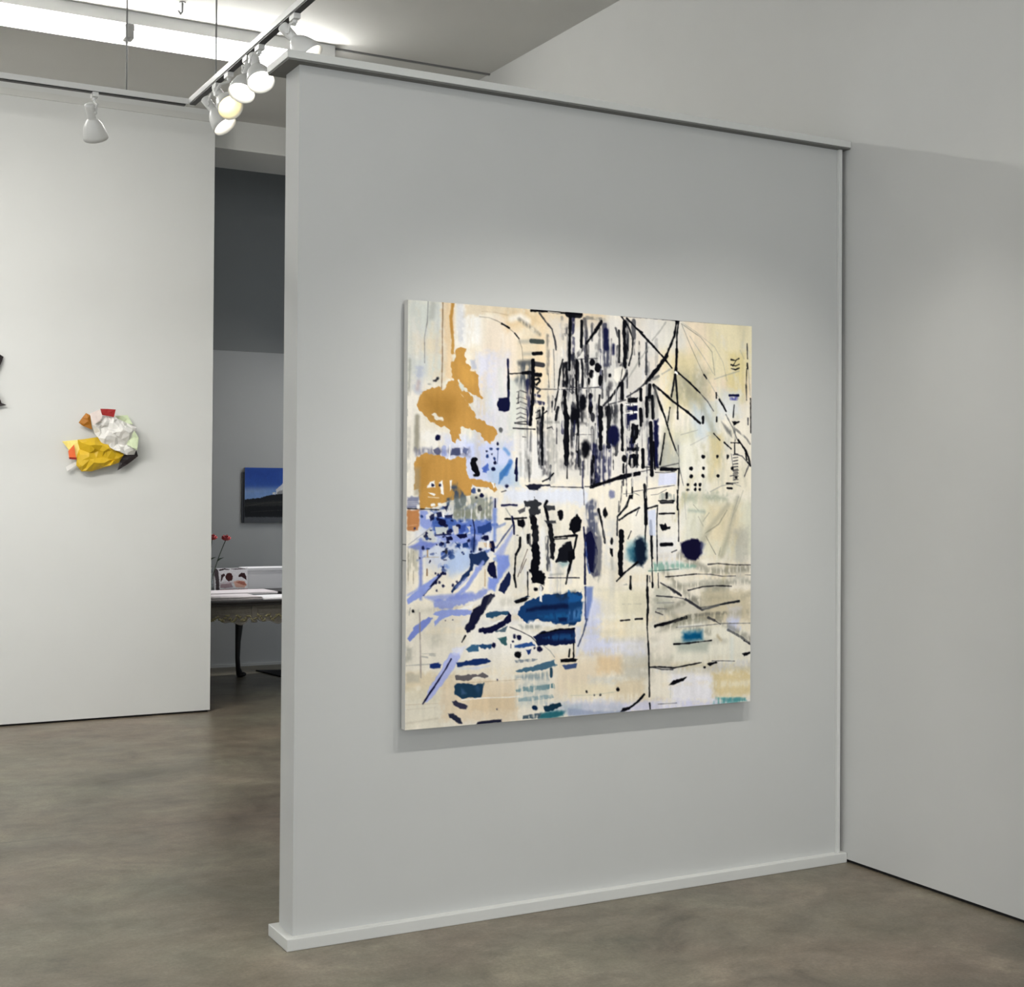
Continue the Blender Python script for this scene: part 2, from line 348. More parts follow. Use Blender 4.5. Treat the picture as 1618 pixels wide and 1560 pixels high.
STROKES = '''2 230 223 208 100 2.7 10 0 -5 -8 1009 -90 1027 1093 -3 1006
2 206 210 204 90 49 10 0 -5 -1 91 -9 91 182 -4 187
2 224 205 172 60 38.1 10 0 19 84 99 79 99 123 19 127
2 222 196 158 80 10.9 10 0 89 -3 120 -5 121 180 90 182
2 240 238 234 90 21.8 10 0 127 3 193 -2 193 95 127 99
2 216 200 172 80 16.3 10 0 148 -1 308 -14 309 17 148 28
2 232 222 210 80 40.8 10 0 190 95 257 91 259 325 191 327
2 226 212 194 80 38.1 10 0 198 28 295 21 296 202 199 207
2 204 208 230 70 32.6 10 0 177 118 220 116 221 311 177 312
2 214 188 146 80 32.6 10 0 257 11 542 -10 542 34 257 53
2 216 200 172 80 43.5 10 0 292 51 442 41 443 227 293 233
2 228 206 172 70 38.1 10 0 344 17 432 11 433 165 344 170
2 224 208 184 90 49 10 0 589 -1 1000 -30 1003 205 591 221
2 210 214 214 60 43.5 10 0 656 -5 783 -15 784 83 657 90
2 212 200 160 80 43.5 10 0 715 87 835 80 837 228 717 233
2 222 214 178 70 43.5 10 0 854 -20 1010 -31 1013 137 856 145
2 214 200 148 80 27.2 10 0 917 75 980 72 982 206 919 208
2 150 148 130 75 54.4 10 0 751 134 856 128 857 211 752 215
2 186 198 205 80 38.1 10 0 806 213 888 210 889 309 807 311
2 208 212 214 80 32.6 10 0 887 176 960 173 961 240 888 243
2 206 204 182 80 38.1 10 0 717 281 817 278 818 377 718 379
2 170 172 165 70 27.2 10 0 698 314 773 312 774 386 699 387
2 206 190 140 80 21.8 10 0 858 294 903 292 905 409 859 410
2 224 222 212 70 27.2 10 0 773 312 862 310 864 451 775 452
2 226 218 196 70 32.6 10 0 869 376 1006 374 1007 442 870 443
2 150 158 140 80 21.8 10 0 779 450 922 449 922 469 779 470
2 205 206 186 70 49 10 0 779 468 1018 467 1020 612 781 608
2 222 216 192 70 32.6 10 0 840 476 902 476 903 610 842 609
2 214 198 164 60 43.5 10 0 860 476 965 476 966 577 862 576
2 176 174 164 70 32.6 10 0 940 543 987 544 989 680 942 678
2 204 208 230 40 32.6 10 0 691 558 770 558 771 641 692 639
2 240 238 234 30 27.2 10 0 -4 187 40 184 41 624 -4 623
2 196 198 196 70 21.8 10 0 3 128 19 127 19 214 3 215
2 178 184 200 80 16.3 10 0 21 156 37 155 37 214 21 214
2 240 238 234 70 21.8 10 0 40 301 92 300 92 359 40 360
2 214 218 240 80 27.2 10 0 92 314 208 311 208 386 92 388
2 190 200 236 80 32.6 10 0 149 328 279 324 280 431 150 432
2 204 208 230 50 32.6 10 0 215 116 266 113 267 325 216 326
2 206 210 204 80 21.8 10 0 266 173 310 171 310 308 267 310
2 222 222 224 70 27.2 10 0 284 309 381 307 381 415 285 416
2 150 180 205 50 27.2 10 0 216 386 297 385 297 431 217 431
2 216 220 232 90 21.8 10 0 259 439 490 437 491 476 259 477
2 226 222 210 70 32.6 10 0 259 477 436 477 437 680 260 675
2 230 223 208 80 21.8 10 0 12 565 92 566 93 625 12 623
2 236 228 210 80 32.6 10 0 12 623 192 628 192 718 12 712
2 218 212 198 80 38.1 10 0 4 711 159 717 159 868 5 859
2 208 202 186 60 32.6 10 0 41 750 109 753 110 805 41 801
2 240 238 234 55 54.4 10 0 159 687 365 694 366 849 159 838
2 240 232 214 80 27.2 10 0 312 646 492 650 493 714 313 707
2 214 200 172 90 16.3 10 0 -3 867 126 875 126 914 -3 905
2 212 204 180 70 32.6 10 0 5 903 93 909 94 999 5 992
2 228 222 206 70 16.3 10 0 5 932 126 941 127 1002 5 992
2 222 204 176 80 21.8 10 0 93 886 296 900 297 1000 94 984
2 216 194 160 70 16.3 10 0 168 929 288 938 288 976 168 967
2 226 210 184 80 38.1 10 0 402 851 550 860 551 956 403 946
2 216 190 150 80 27.2 10 0 522 850 597 854 598 903 522 898
2 190 186 172 70 32.6 10 0 597 846 684 851 685 925 598 919
2 206 206 200 60 16.3 10 0 494 904 598 911 598 935 494 928
2 232 220 192 80 21.8 10 0 439 917 588 927 589 983 439 972
2 216 200 170 80 27.2 10 0 579 918 665 923 666 981 579 974
2 204 208 232 90 27.2 10 0 483 713 567 716 569 845 484 840
2 216 218 236 70 32.6 10 0 484 808 664 817 665 858 484 848
2 228 220 196 80 32.6 10 0 529 683 673 687 674 818 531 811
2 212 206 182 60 27.2 10 0 586 701 667 703 668 760 587 757
2 230 216 186 70 21.8 10 0 530 771 606 774 606 806 530 803
2 176 172 158 60 38.1 10 0 683 720 864 726 864 794 683 786
2 232 230 224 50 32.6 10 0 622 476 799 476 801 641 624 637
2 178 178 164 70 27.2 10 0 692 688 742 689 742 739 693 737
2 150 148 132 80 32.6 10 0 842 676 925 678 926 746 843 742
2 224 222 206 60 38.1 10 0 743 780 990 791 992 902 744 887
2 196 180 146 60 38.1 10 0 863 710 1000 714 1001 791 864 785
2 200 204 228 90 13.6 10 0 922 745 964 747 965 815 923 813
2 198 188 158 70 21.8 10 0 744 884 1014 900 1014 924 744 907
2 232 230 236 90 27.2 10 0 744 912 887 921 888 997 745 987
2 216 198 152 90 21.8 10 0 876 915 1014 924 1015 986 877 976
2 206 206 230 80 21.8 10 0 439 961 994 1001 994 1030 440 988
2 186 192 204 70 16.3 10 0 376 963 598 979 599 1002 376 985
2 182 178 162 50 27.2 10 0 665 866 744 871 744 904 665 899
2 206 204 202 60 38.1 10 0 375 15 704 -9 709 411 378 415
2 190 190 188 50 32.6 10 0 397 105 676 89 678 315 399 322
1 110 110 112 44 4.8 1.4 4.3 377 184 374 279
1 70 72 80 31 4.8 1.5 9.5 399 318 398 372
1 205 200 196 31 4.8 1.5 12.6 325 203 328 363
1 180 178 172 48 4.8 1.4 4.3 406 206 408 343
1 150 150 150 57 4.8 1.5 14.2 485 62 488 168
1 205 200 196 42 4.8 1.5 13.5 625 -1 629 84
1 110 110 112 52 4.8 1.5 6 448 195 447 296
1 70 72 80 36 4.8 1.5 9.5 316 242 316 409
1 110 110 112 31 4.8 1.5 10.6 694 55 695 156
1 110 110 112 27 4.8 1.5 13.7 457 192 455 318
1 110 110 112 35 4.8 1.5 4.7 374 286 378 408
1 180 178 172 25 4.8 1.5 11.8 294 226 297 282
1 232 228 220 48 4.8 1.5 13.2 399 311 402 422
1 180 178 172 58 4.8 1.5 4.9 314 265 314 420
1 110 110 112 59 4.8 1.5 7.5 414 15 416 67
1 110 110 112 50 4.8 1.5 4.6 513 142 510 216
1 70 72 80 59 4.8 1.5 9 524 309 523 421
1 232 228 220 32 4.8 1.5 10.8 332 251 331 392
1 232 228 220 54 4.8 1.5 6.2 458 162 462 235
1 110 110 112 39 4.8 1.5 9.4 482 17 484 95
1 180 178 172 39 4.8 1.5 9.8 387 218 392 374
1 205 200 196 40 4.8 1.2 3.8 653 204 654 354
1 110 110 112 52 4.8 1.5 7.2 666 177 669 347
1 205 200 196 36 4.8 1.5 12.6 544 259 547 374
1 180 178 172 26 4.8 1.5 14.4 439 164 442 317
1 205 200 196 49 4.8 1.5 13.2 651 36 656 207
1 232 228 220 57 4.8 1.5 5.8 469 155 466 252
1 232 228 220 55 4.8 1.5 13.4 289 305 290 365
1 70 72 80 43 4.8 1.5 12.2 363 272 364 359
1 232 228 220 52 4.8 1.5 9.8 294 177 293 295
1 150 150 150 27 4.8 1.5 6.7 300 184 300 337
1 180 178 172 54 4.8 1.5 7.8 678 139 681 213
1 180 178 172 55 4.8 1.5 9.2 442 34 442 194
1 110 110 112 41 4.8 1.5 10.7 598 20 603 179
1 110 110 112 42 4.8 1.5 5.3 330 256 328 347
1 205 200 196 29 4.8 1.5 5.2 418 179 420 338
1 70 72 80 54 4.8 1.3 4.2 328 291 326 410
1 205 200 196 56 4.8 1.1 3.3 426 248 424 418
1 70 72 80 52 4.8 1.5 6.8 503 290 507 421
1 70 72 80 29 4.8 1.5 7.5 530 142 532 207
1 110 110 112 31 4.8 1.5 6.6 316 193 320 337
1 150 150 150 31 4.8 1.5 7.9 607 213 612 373
1 150 150 150 51 4.8 1.5 10.3 547 105 548 190
1 150 150 150 42 4.8 1.5 5.1 318 226 320 371
1 150 150 150 56 4.8 1.5 5.3 515 299 516 421
1 205 200 196 56 4.8 1.5 8 372 289 373 417
1 180 178 172 40 4.8 1.5 9.5 568 99 569 175
1 180 178 172 25 4.8 1.5 6.6 611 159 612 330
1 70 72 80 38 4.8 1.5 12.8 356 252 356 383
1 205 200 196 35 4.8 1.5 13.9 295 250 296 351
1 232 228 220 30 4.8 1.5 13.6 319 210 322 283
1 110 110 112 46 4.8 1.5 7.9 378 214 379 377
1 110 110 112 26 4.8 1.5 5.1 573 171 570 221
1 205 200 196 49 4.8 1.5 6.6 408 50 411 104
1 205 200 196 49 4.8 1.5 11.6 581 207 583 376
1 110 110 112 42 4.8 1.5 5.8 577 175 577 286
1 70 72 80 55 4.8 1.5 7.8 432 61 434 218
1 150 150 150 35 4.8 1.5 6.5 413 131 415 230
1 70 72 80 44 4.8 1.5 12.8 604 26 602 88
1 232 228 220 57 4.8 1.5 14.8 474 232 476 302
1 70 72 80 46 4.8 1.5 10.1 668 115 667 272
1 232 228 220 47 4.8 1.5 10.2 657 92 655 223
1 180 178 172 54 4.8 1.5 12.4 385 300 386 422
1 180 178 172 49 4.8 1.5 13.5 611 24 613 102
1 180 178 172 26 4.8 1.5 14 527 169 526 341
1 150 150 150 52 4.8 1.5 5.6 492 265 490 401
1 70 72 80 32 4.8 1.5 13 657 218 654 281
1 150 150 150 32 4.8 1.2 3.4 393 315 395 422
1 180 178 172 39 4.8 1.5 13.2 382 282 384 370
1 70 72 80 49 4.8 1.5 13.3 352 245 351 299
1 228 210 180 35 12.8 1.5 12.1 204 163 204 267
1 236 230 222 31 12.8 1.5 14.1 250 68 252 237
1 190 192 200 40 12.8 1.5 20.5 134 3 136 82
1 214 200 176 48 12.8 1.5 9.9 86 225 85 373
1 200 204 198 39 12.8 1.5 20 174 211 171 322
1 200 204 198 32 12.8 1.5 10.3 60 24 63 135
1 200 204 198 47 12.8 1.5 20.3 149 155 153 321
1 228 210 180 40 12.8 1.5 13 194 177 195 329
1 228 210 180 48 12.8 1.5 11.4 191 180 190 339
1 200 204 198 48 12.8 1.5 20.5 245 156 245 334
1 228 210 180 37 12.8 1.5 15.4 174 113 175 271
1 200 204 198 28 12.8 1.5 22 89 103 86 200
1 228 210 180 34 12.8 1.5 25.3 63 58 65 177
1 190 192 200 25 12.8 1.5 11.6 140 22 141 96
1 190 192 200 26 12.8 1.5 25.3 39 74 39 208
1 228 210 180 33 12.8 1.5 26.3 85 173 86 269
1 236 230 222 39 12.8 1.5 12.1 13 171 12 274
1 214 200 176 31 12.8 1.5 9.4 24 23 26 87
1 236 230 222 28 12.8 1.5 16.2 91 3 93 134
1 236 230 222 34 12.8 1.5 21.7 21 48 22 128
1 214 200 176 33 12.8 1.5 25.2 190 219 189 377
1 228 210 180 26 12.8 1.5 17.2 141 127 144 220
1 214 200 176 26 12.8 1.5 21.2 163 41 164 107
1 200 204 198 38 12.8 1.5 22.5 212 205 213 261
1 190 192 200 32 12.8 1.5 12 74 14 74 120
1 190 192 200 33 12.8 1.5 24.9 180 227 177 392
1 228 214 186 35 11.2 1.5 13.8 565 956 679 964
1 228 214 186 47 11.2 1.5 20.1 891 712 1100 716
1 206 202 186 38 11.2 1.5 22.4 906 1015 972 1017
1 228 214 186 38 11.2 1.5 17 60 774 154 775
1 228 214 186 37 11.2 1.5 21.3 651 616 779 610
1 206 190 160 26 11.2 1.5 8.6 475 850 551 850
1 206 190 160 39 11.2 1.5 17.2 938 660 1135 655
1 240 236 226 29 11.2 1.5 10.7 947 659 1074 657
1 206 190 160 31 11.2 1.5 15.8 444 843 581 841
1 186 182 168 32 11.2 1.5 14.1 548 817 698 821
1 228 214 186 31 11.2 1.5 15.4 285 699 382 698
1 228 214 186 45 11.2 1.5 19.8 833 661 911 662
1 206 202 186 48 11.2 1.5 15.2 158 618 346 621
1 228 214 186 34 11.2 1.5 12.8 853 878 945 880
1 206 190 160 27 11.2 1.5 8.1 595 971 721 973
1 240 236 226 30 11.2 1.5 17.9 51 582 233 584
1 228 214 186 43 11.2 1.5 6.6 340 781 522 785
1 240 236 226 28 11.2 1.5 15.7 533 783 736 791
1 206 202 186 36 11.2 1.5 11.3 411 791 578 797
1 200 200 206 44 11.2 1.5 13.2 704 900 908 909
1 200 200 206 45 11.2 1.5 21.1 876 898 1076 898
1 228 214 186 48 11.2 1.5 16.1 674 767 849 767
1 186 182 168 40 11.2 1.5 20 256 711 313 710
1 240 236 226 41 11.2 1.5 13.9 741 686 886 685
1 240 236 226 43 11.2 1.5 19.2 457 958 640 966
1 200 200 206 47 11.2 1.5 15.5 252 637 354 633
1 228 214 186 43 11.2 1.5 22.6 962 800 1131 797
1 206 202 186 31 11.2 1.5 18.8 315 780 477 780
1 228 214 186 42 11.2 1.5 20.6 581 663 740 663
1 228 214 186 45 11.2 1.5 19.3 531 640 588 641
1 206 202 186 27 11.2 1.5 17.6 811 830 918 836
1 206 190 160 29 11.2 1.5 7.6 700 689 836 688
1 228 214 186 33 11.2 1.5 22.4 9 650 161 649
1 200 200 206 40 11.2 1.5 17.5 238 738 308 737
1 186 182 168 26 11.2 1.5 7.5 236 605 427 598
1 200 200 206 40 11.2 1.5 7.8 674 610 851 604
1 240 236 226 45 11.2 1.5 18.2 849 946 1035 953
1 228 214 186 48 11.2 1.5 17 896 638 983 637
1 240 236 226 31 11.2 1.5 10.7 433 759 631 759
1 186 182 168 45 11.2 1.5 11.3 11 726 132 722
1 228 214 186 38 11.2 1.5 18 142 874 321 880
1 206 202 186 32 11.2 1.5 15.5 613 836 700 840
1 206 190 160 29 11.2 1.5 6.7 74 751 135 753
1 240 236 226 25 11.2 1.5 11.1 725 638 826 635
1 240 236 226 48 11.2 1.5 16.5 363 818 441 818
1 228 214 186 33 11.2 1.5 9.3 715 939 855 941
1 240 236 226 40 11.2 1.5 22.1 31 657 176 658
1 186 182 168 47 11.2 1.5 14 785 831 917 835
1 240 236 226 42 11.2 1.5 11.1 654 897 843 906
1 206 190 160 49 11.2 1.5 14.9 229 750 418 751
1 206 190 160 34 11.2 1.5 11.6 78 720 200 724
1 206 202 186 34 11.2 1.5 11.9 865 876 1009 878
1 200 200 206 30 11.2 1.5 13 150 758 293 760
1 206 190 160 25 11.2 1.5 9.8 609 886 757 887
1 206 202 186 43 11.2 1.5 8.7 454 687 626 692
1 200 200 206 43 11.2 1.5 13.2 382 730 487 734
1 228 214 186 36 11.2 1.5 18.5 124 733 208 731
1 228 214 186 37 11.2 1.5 9 329 891 397 892
1 206 190 160 31 11.2 1.5 7.2 737 617 907 612
1 240 236 226 45 11.2 1.5 11.1 712 992 772 996
1 214 212 206 43 11.2 1.5 14.9 973 52 1060 191
1 226 216 192 20 11.2 1.5 9.1 944 505 913 613
1 200 190 150 41 11.2 1.5 9.2 801 147 760 225
1 200 190 150 42 11.2 1.5 10.7 864 133 864 178
1 226 216 192 43 11.2 1.5 15.2 741 226 746 347
1 214 212 206 21 11.2 1.5 16.7 897 270 921 324
1 190 188 168 36 11.2 1.5 11 902 342 907 460
1 200 190 150 28 11.2 1.5 11.6 906 523 911 602
1 190 188 168 29 11.2 1.5 10.1 881 211 858 343
1 214 212 206 32 11.2 1.5 16.3 727 152 786 285
1 214 212 206 42 11.2 1.5 17.7 872 228 939 360
1 226 216 192 21 11.2 1.5 15.4 782 541 755 597
1 190 188 168 32 11.2 1.5 7.8 978 -2 964 70
1 214 212 206 22 11.2 1.5 14.1 836 91 825 164
1 190 188 168 36 11.2 1.5 8.5 971 382 996 475
1 214 212 206 39 11.2 1.5 13.5 824 490 828 539
1 226 216 192 30 11.2 1.5 9.4 911 476 890 529
1 200 190 150 23 11.2 1.5 18.4 860 175 913 314
1 206 202 176 32 11.2 1.5 7.2 898 518 960 634
1 190 188 168 35 11.2 1.5 15.9 790 252 825 368
1 190 188 168 41 11.2 1.5 15.8 858 394 819 464
1 214 212 206 26 11.2 1.5 11.3 755 153 683 289
1 214 212 206 43 11.2 1.5 15.4 842 426 832 472
1 214 212 206 40 11.2 1.5 18.4 889 28 910 60
1 200 190 150 40 11.2 1.5 18.1 810 405 753 513
1 226 216 192 41 11.2 1.5 14.8 832 384 830 473
1 200 190 150 34 11.2 1.5 9.1 845 324 867 417
1 190 188 168 25 11.2 1.5 21.3 993 344 941 436
1 214 212 206 34 11.2 1.5 17.1 824 211 864 344
1 206 202 176 42 11.2 1.5 17.4 869 64 900 195
1 190 188 168 24 11.2 1.5 17.7 817 56 831 199
1 206 202 176 34 11.2 1.5 18.2 723 77 686 191
1 226 216 192 41 11.2 1.5 21.2 941 500 867 645
1 226 216 192 35 11.2 1.5 13.2 857 525 807 671
1 214 212 206 26 11.2 1.5 21.1 930 273 897 412
1 214 212 206 44 11.2 1.5 13 937 120 984 216
1 206 202 176 34 11.2 1.5 14.8 848 465 878 525
1 226 216 192 29 11.2 1.5 16.4 777 573 783 613
1 190 188 168 21 11.2 1.5 21.3 874 409 897 479
1 214 212 206 39 11.2 1.5 8.5 824 93 823 145
1 200 190 150 43 11.2 1.5 12.3 951 558 909 680
1 214 212 206 40 11.2 1.5 8.6 712 221 738 277
1 214 212 206 38 11.2 1.5 12.5 748 72 708 206
1 200 190 150 35 11.2 1.5 17.7 781 108 832 222
1 226 216 192 44 11.2 1.5 11.9 879 517 870 554
1 226 216 192 21 11.2 1.5 13.8 773 552 799 670
1 206 202 176 23 11.2 1.5 18.1 819 342 844 476
1 200 190 150 27 11.2 1.5 12.9 944 303 911 375
1 190 188 168 40 11.2 1.5 11.8 845 496 828 622
1 226 216 192 40 11.2 1.5 9.4 774 154 781 202
1 206 202 176 23 11.2 1.5 16.4 708 73 723 115
1 190 188 168 34 11.2 1.5 16.9 950 244 898 360
1 190 188 168 41 11.2 1.5 13.9 837 322 897 422
1 190 188 168 26 11.2 1.5 20.6 875 220 881 356
1 206 202 176 28 11.2 1.5 19.5 924 556 877 655
1 226 216 192 33 11.2 1.5 20.9 933 529 939 656
1 200 190 150 28 11.2 1.5 11 746 256 735 366
1 190 188 168 29 11.2 1.5 9.8 847 440 784 583
1 206 202 176 30 11.2 1.5 7.5 815 430 777 575
1 226 216 192 34 11.2 1.5 19.9 884 -4 928 119
1 170 172 176 43 8 1.5 21.2 411 628 413 705
1 206 210 228 32 8 1.5 16.6 438 575 439 665
1 214 206 188 33 8 1.5 16.5 398 624 394 696
1 226 224 226 20 8 1.5 7.3 383 626 383 700
1 214 206 188 47 8 1.5 17.9 571 610 573 676
1 196 196 192 23 8 1.5 19.5 392 508 393 547
1 226 224 226 21 8 1.5 7.4 556 470 557 547
1 206 210 228 41 8 1.5 13.2 362 547 359 605
1 214 206 188 45 8 1.5 8.5 554 496 555 565
1 196 196 192 46 8 1.5 16 366 505 371 549
1 196 196 192 46 8 1.5 10.2 459 493 456 526
1 206 210 228 28 8 1.5 9 505 591 504 644
1 214 206 188 20 8 1.5 14 278 610 277 657
1 226 224 226 44 8 1.5 7.7 554 546 556 632
1 214 206 188 30 8 1.5 17.3 268 468 266 548
1 214 206 188 48 8 1.5 13.9 323 612 323 680
1 226 224 226 21 8 1.5 10.4 599 589 605 663
1 196 196 192 20 8 1.5 18.7 303 599 307 681
1 196 196 192 34 8 1.5 9.5 317 604 318 647
1 226 224 226 33 8 1.5 12.7 531 455 533 546
1 214 206 188 31 8 1.5 8.5 519 463 521 513
1 170 172 176 26 8 1.5 8.7 286 530 286 598
1 214 206 188 23 8 1.5 18.2 287 573 291 655
1 226 224 226 42 8 1.5 14.3 388 609 390 700
1 206 210 228 22 8 1.5 11 484 501 485 548
1 214 206 188 24 8 1.5 15.2 439 557 442 615
1 214 206 188 31 8 1.5 19.2 321 504 326 545
1 196 196 192 29 8 1.5 16.8 567 624 562 705
1 226 224 226 44 8 1.5 18.7 350 548 345 613
1 170 172 176 39 8 1.5 7.3 510 466 512 549
1 226 224 226 46 8 1.5 12.9 350 470 347 538
1 206 210 228 32 8 1.5 9.9 387 589 388 650
1 226 224 226 46 8 1.5 21.4 324 598 321 663
1 196 196 192 24 8 1.5 18.2 319 481 315 562
1 170 172 176 29 8 1.5 11.2 500 544 501 596
1 196 196 192 26 8 1.5 13.1 314 518 311 606
1 214 206 188 26 8 1.5 15 373 482 378 572
1 226 224 226 29 8 1.5 17.7 370 554 372 622
1 214 206 188 30 8 1.5 18.6 568 626 573 659
1 214 206 188 47 8 1.5 17.7 406 523 401 559
1 10 12 20 67 2.4 1.5 14.8 587 124 587 207
1 14 16 50 57 2.4 1.5 11.4 446 66 445 116
1 10 12 20 80 2.4 1.5 7.6 427 131 427 192
1 10 12 20 85 2.4 1.5 12.3 486 79 485 155
1 84 84 88 66 2.4 1.5 9.1 540 128 541 165
1 10 12 20 65 2.4 1.5 13.1 456 122 458 162
1 14 16 50 70 2.4 1.5 5.5 503 353 505 394
1 40 42 50 66 2.4 1.5 11.7 467 182 467 218
1 14 16 50 58 2.4 1.5 8.7 482 46 483 113
1 84 84 88 74 2.4 1.5 10.6 489 137 491 194
1 10 12 20 59 2.4 1.5 9.4 689 177 689 223
1 84 84 88 65 2.4 1.5 9.4 504 285 506 344
1 14 16 50 64 2.4 1.5 7.7 460 310 462 372
1 40 42 50 64 2.4 1.5 10.2 426 34 425 56
1 14 16 50 82 2.4 1.5 7.1 518 227 519 306
1 10 12 20 84 2.4 1.5 9.9 461 304 461 344
1 10 12 20 66 2.4 1.5 13.9 445 105 444 195
1 10 12 20 72 2.4 1.5 12.3 574 290 573 349
1 10 12 20 69 2.4 1.5 6.6 494 213 494 258
1 84 84 88 80 2.4 1.5 11.8 549 185 548 214
1 40 42 50 56 2.4 1.5 7.9 611 206 611 286
1 40 42 50 88 2.4 1.5 10.6 446 227 447 313
1 10 12 20 76 2.4 1.5 5.4 641 63 642 125
1 10 12 20 82 2.4 1.5 5.2 603 222 605 273
1 14 16 50 83 2.4 1.5 10.7 622 307 623 335
1 84 84 88 60 2.4 1.5 8.6 522 36 523 104
1 10 12 20 72 2.4 1.5 5.7 692 363 693 386
1 84 84 88 77 2.4 1.5 9.6 502 27 502 65
1 10 12 20 80 2.4 1.5 7.1 515 285 516 359
1 14 16 50 79 2.4 1.5 14.2 444 13 443 48
1 40 42 50 71 2.4 1.5 14.8 624 12 623 53
1 40 42 50 82 2.4 1.5 7.9 664 59 663 143
1 10 12 20 76 2.4 1.5 8.4 607 37 606 105
1 10 12 20 79 2.4 1.5 10.1 634 329 635 379
1 84 84 88 70 2.4 1.5 10.7 605 9 605 51
1 84 84 88 86 2.4 1.5 7.2 486 193 488 279
1 14 16 50 55 2.4 1.5 6.3 526 90 526 184
1 14 16 50 63 2.4 1.5 9.3 419 273 418 299
1 84 84 88 79 2.4 1.5 8.7 576 293 576 343
1 84 84 88 76 2.4 1.5 6.1 440 24 439 98
1 40 42 50 64 2.4 1.5 11.1 567 243 567 327
1 84 84 88 80 2.4 1.5 6.8 626 54 625 95
1 14 16 50 77 2.4 1.5 10.8 607 249 607 279
1 14 16 50 82 2.4 1.5 13.2 676 310 675 371
1 10 12 20 73 2.4 1.5 11.3 459 127 459 195
1 84 84 88 89 2.4 1.5 11.9 578 79 577 128
1 228 224 216 82 1.9 1.1 3.2 480 33 482 59
1 228 224 216 57 1.9 1.5 6.3 580 91 580 128
1 196 196 198 55 1.9 1.5 7.4 450 312 452 368
1 228 224 216 74 1.9 1 2.8 610 277 610 304
1 196 196 198 74 1.9 1.2 3.4 632 352 634 393
1 228 224 216 62 1.9 1.5 6.7 413 84 414 109
1 228 224 216 83 1.9 1.1 3.3 681 10 680 56
1 214 208 198 80 1.9 1.5 4.6 491 241 491 272
1 214 208 198 54 1.9 1.5 7.6 582 67 583 120
1 214 208 198 84 1.9 1.5 5.5 481 189 480 245
1 228 224 216 84 1.9 1.5 7 456 229 456 258
1 196 196 198 57 1.9 1 2.8 419 77 419 126
1 228 224 216 72 1.9 1.5 5.2 647 345 646 393
1 196 196 198 80 1.9 1.3 4 468 347 468 371
1 228 224 216 56 1.9 1.5 7.5 559 306 560 329
1 196 196 198 57 1.9 1.5 4.8 466 262 467 318
1 196 196 198 52 1.9 1 2.6 491 203 491 259
1 196 196 198 50 1.9 1.5 5.7 645 179 645 211
1 214 208 198 66 1.9 1.5 8.2 488 67 487 100
1 214 208 198 55 1.9 1.5 5.6 422 58 424 72
1 196 196 198 50 1.9 1.3 3.9 469 176 471 209
1 196 196 198 56 1.9 0.9 2.5 546 205 548 243
1 214 208 198 58 1.9 1.5 7.9 630 329 630 349
1 228 224 216 80 1.9 1.5 6.6 486 215 487 250
1 196 196 198 66 1.9 1.5 7 537 168 538 186
1 228 224 216 84 1.9 1.1 3.3 493 345 495 359
1 196 196 198 73 1.9 1.5 7.9 683 183 684 214
1 196 196 198 57 1.9 1 2.7 407 30 409 62
1 228 224 216 80 1.9 1.1 3.3 529 255 531 309
1 196 196 198 80 1.9 1 2.8 457 122 459 172
1 228 224 216 67 1.9 1.5 4.9 529 100 528 125
1 196 196 198 75 1.9 1.5 7.5 515 254 515 311
1 214 208 198 59 1.9 1.1 3.2 568 106 569 159
1 228 224 216 59 1.9 1 2.9 579 246 580 303
1 214 208 198 58 1.9 1.5 6.3 492 147 493 185
1 196 196 198 65 1.9 1.5 7.2 600 149 602 204
1 228 224 216 68 1.9 1.5 6.7 488 217 487 259
1 228 224 216 76 1.9 1.5 7.2 622 86 623 100
1 196 196 198 51 1.9 1.5 6.5 631 183 633 242
1 228 224 216 79 1.9 1.5 7.1 455 217 457 269
1 214 208 198 64 1.9 1.5 5.7 484 74 483 105
1 214 208 198 79 1.9 1.5 6.3 658 161 658 199
1 214 208 198 74 1.9 1.5 4.9 406 97 406 149
1 214 208 198 63 1.9 1.5 5.1 610 90 608 113
1 196 196 198 59 1.9 1.5 6.2 655 111 654 154
1 228 224 216 57 1.9 1.5 5 555 73 554 122
2 176 192 230 55 48 10 0 23 494 119 491 224 506 237 551 212 612 132 638 53 620 29 565
1 28 52 110 52 3.2 1.5 7.6 92 591 119 585
3 150 168 220 77 4.8 7 0 155 549 158 549 159 551 156 552 153 551 153 549
3 206 212 226 54 4.8 7 0 168 509 173 509 175 513 170 514 163 513 164 510
1 222 220 214 43 3.2 1.5 5 76 495 90 488
2 206 212 226 89 4.8 7 0 46 512 57 513 60 520 50 524 37 520 38 514
3 90 118 190 70 4.8 7 0 95 618 104 619 107 624 98 627 87 624 88 619
2 206 212 226 57 4.8 7 0 201 462 205 462 206 465 203 466 198 465 198 463
2 206 212 226 50 4.8 7 0 204 509 214 509 217 515 207 519 195 515 197 510
2 40 60 120 66 4.8 7 0 176 572 181 573 183 576 178 578 171 576 172 573
3 70 98 180 48 4.8 7 0 23 513 32 514 34 520 26 522 16 519 17 515
3 60 90 170 59 4.8 7 0 149 533 153 533 153 535 150 536 146 535 147 533
1 206 212 226 78 3.2 1.5 6.4 137 606 154 593
2 222 220 214 57 4.8 7 0 102 539 111 539 113 545 105 548 94 545 95 540
2 70 98 180 63 4.8 7 0 55 542 59 543 60 545 56 546 51 545 52 543
1 90 118 190 62 3.2 1.5 6.2 153 551 180 544
1 40 60 120 80 3.2 0.9 2.6 43 569 66 555
2 40 60 120 71 4.8 7 0 81 517 86 517 88 521 83 522 76 520 77 517
1 70 98 180 67 3.2 1.5 5.8 56 552 63 545
1 28 52 110 80 3.2 1.5 7.6 93 602 112 589
2 120 140 205 63 4.8 7 0 177 560 183 561 184 564 179 566 173 564 174 561
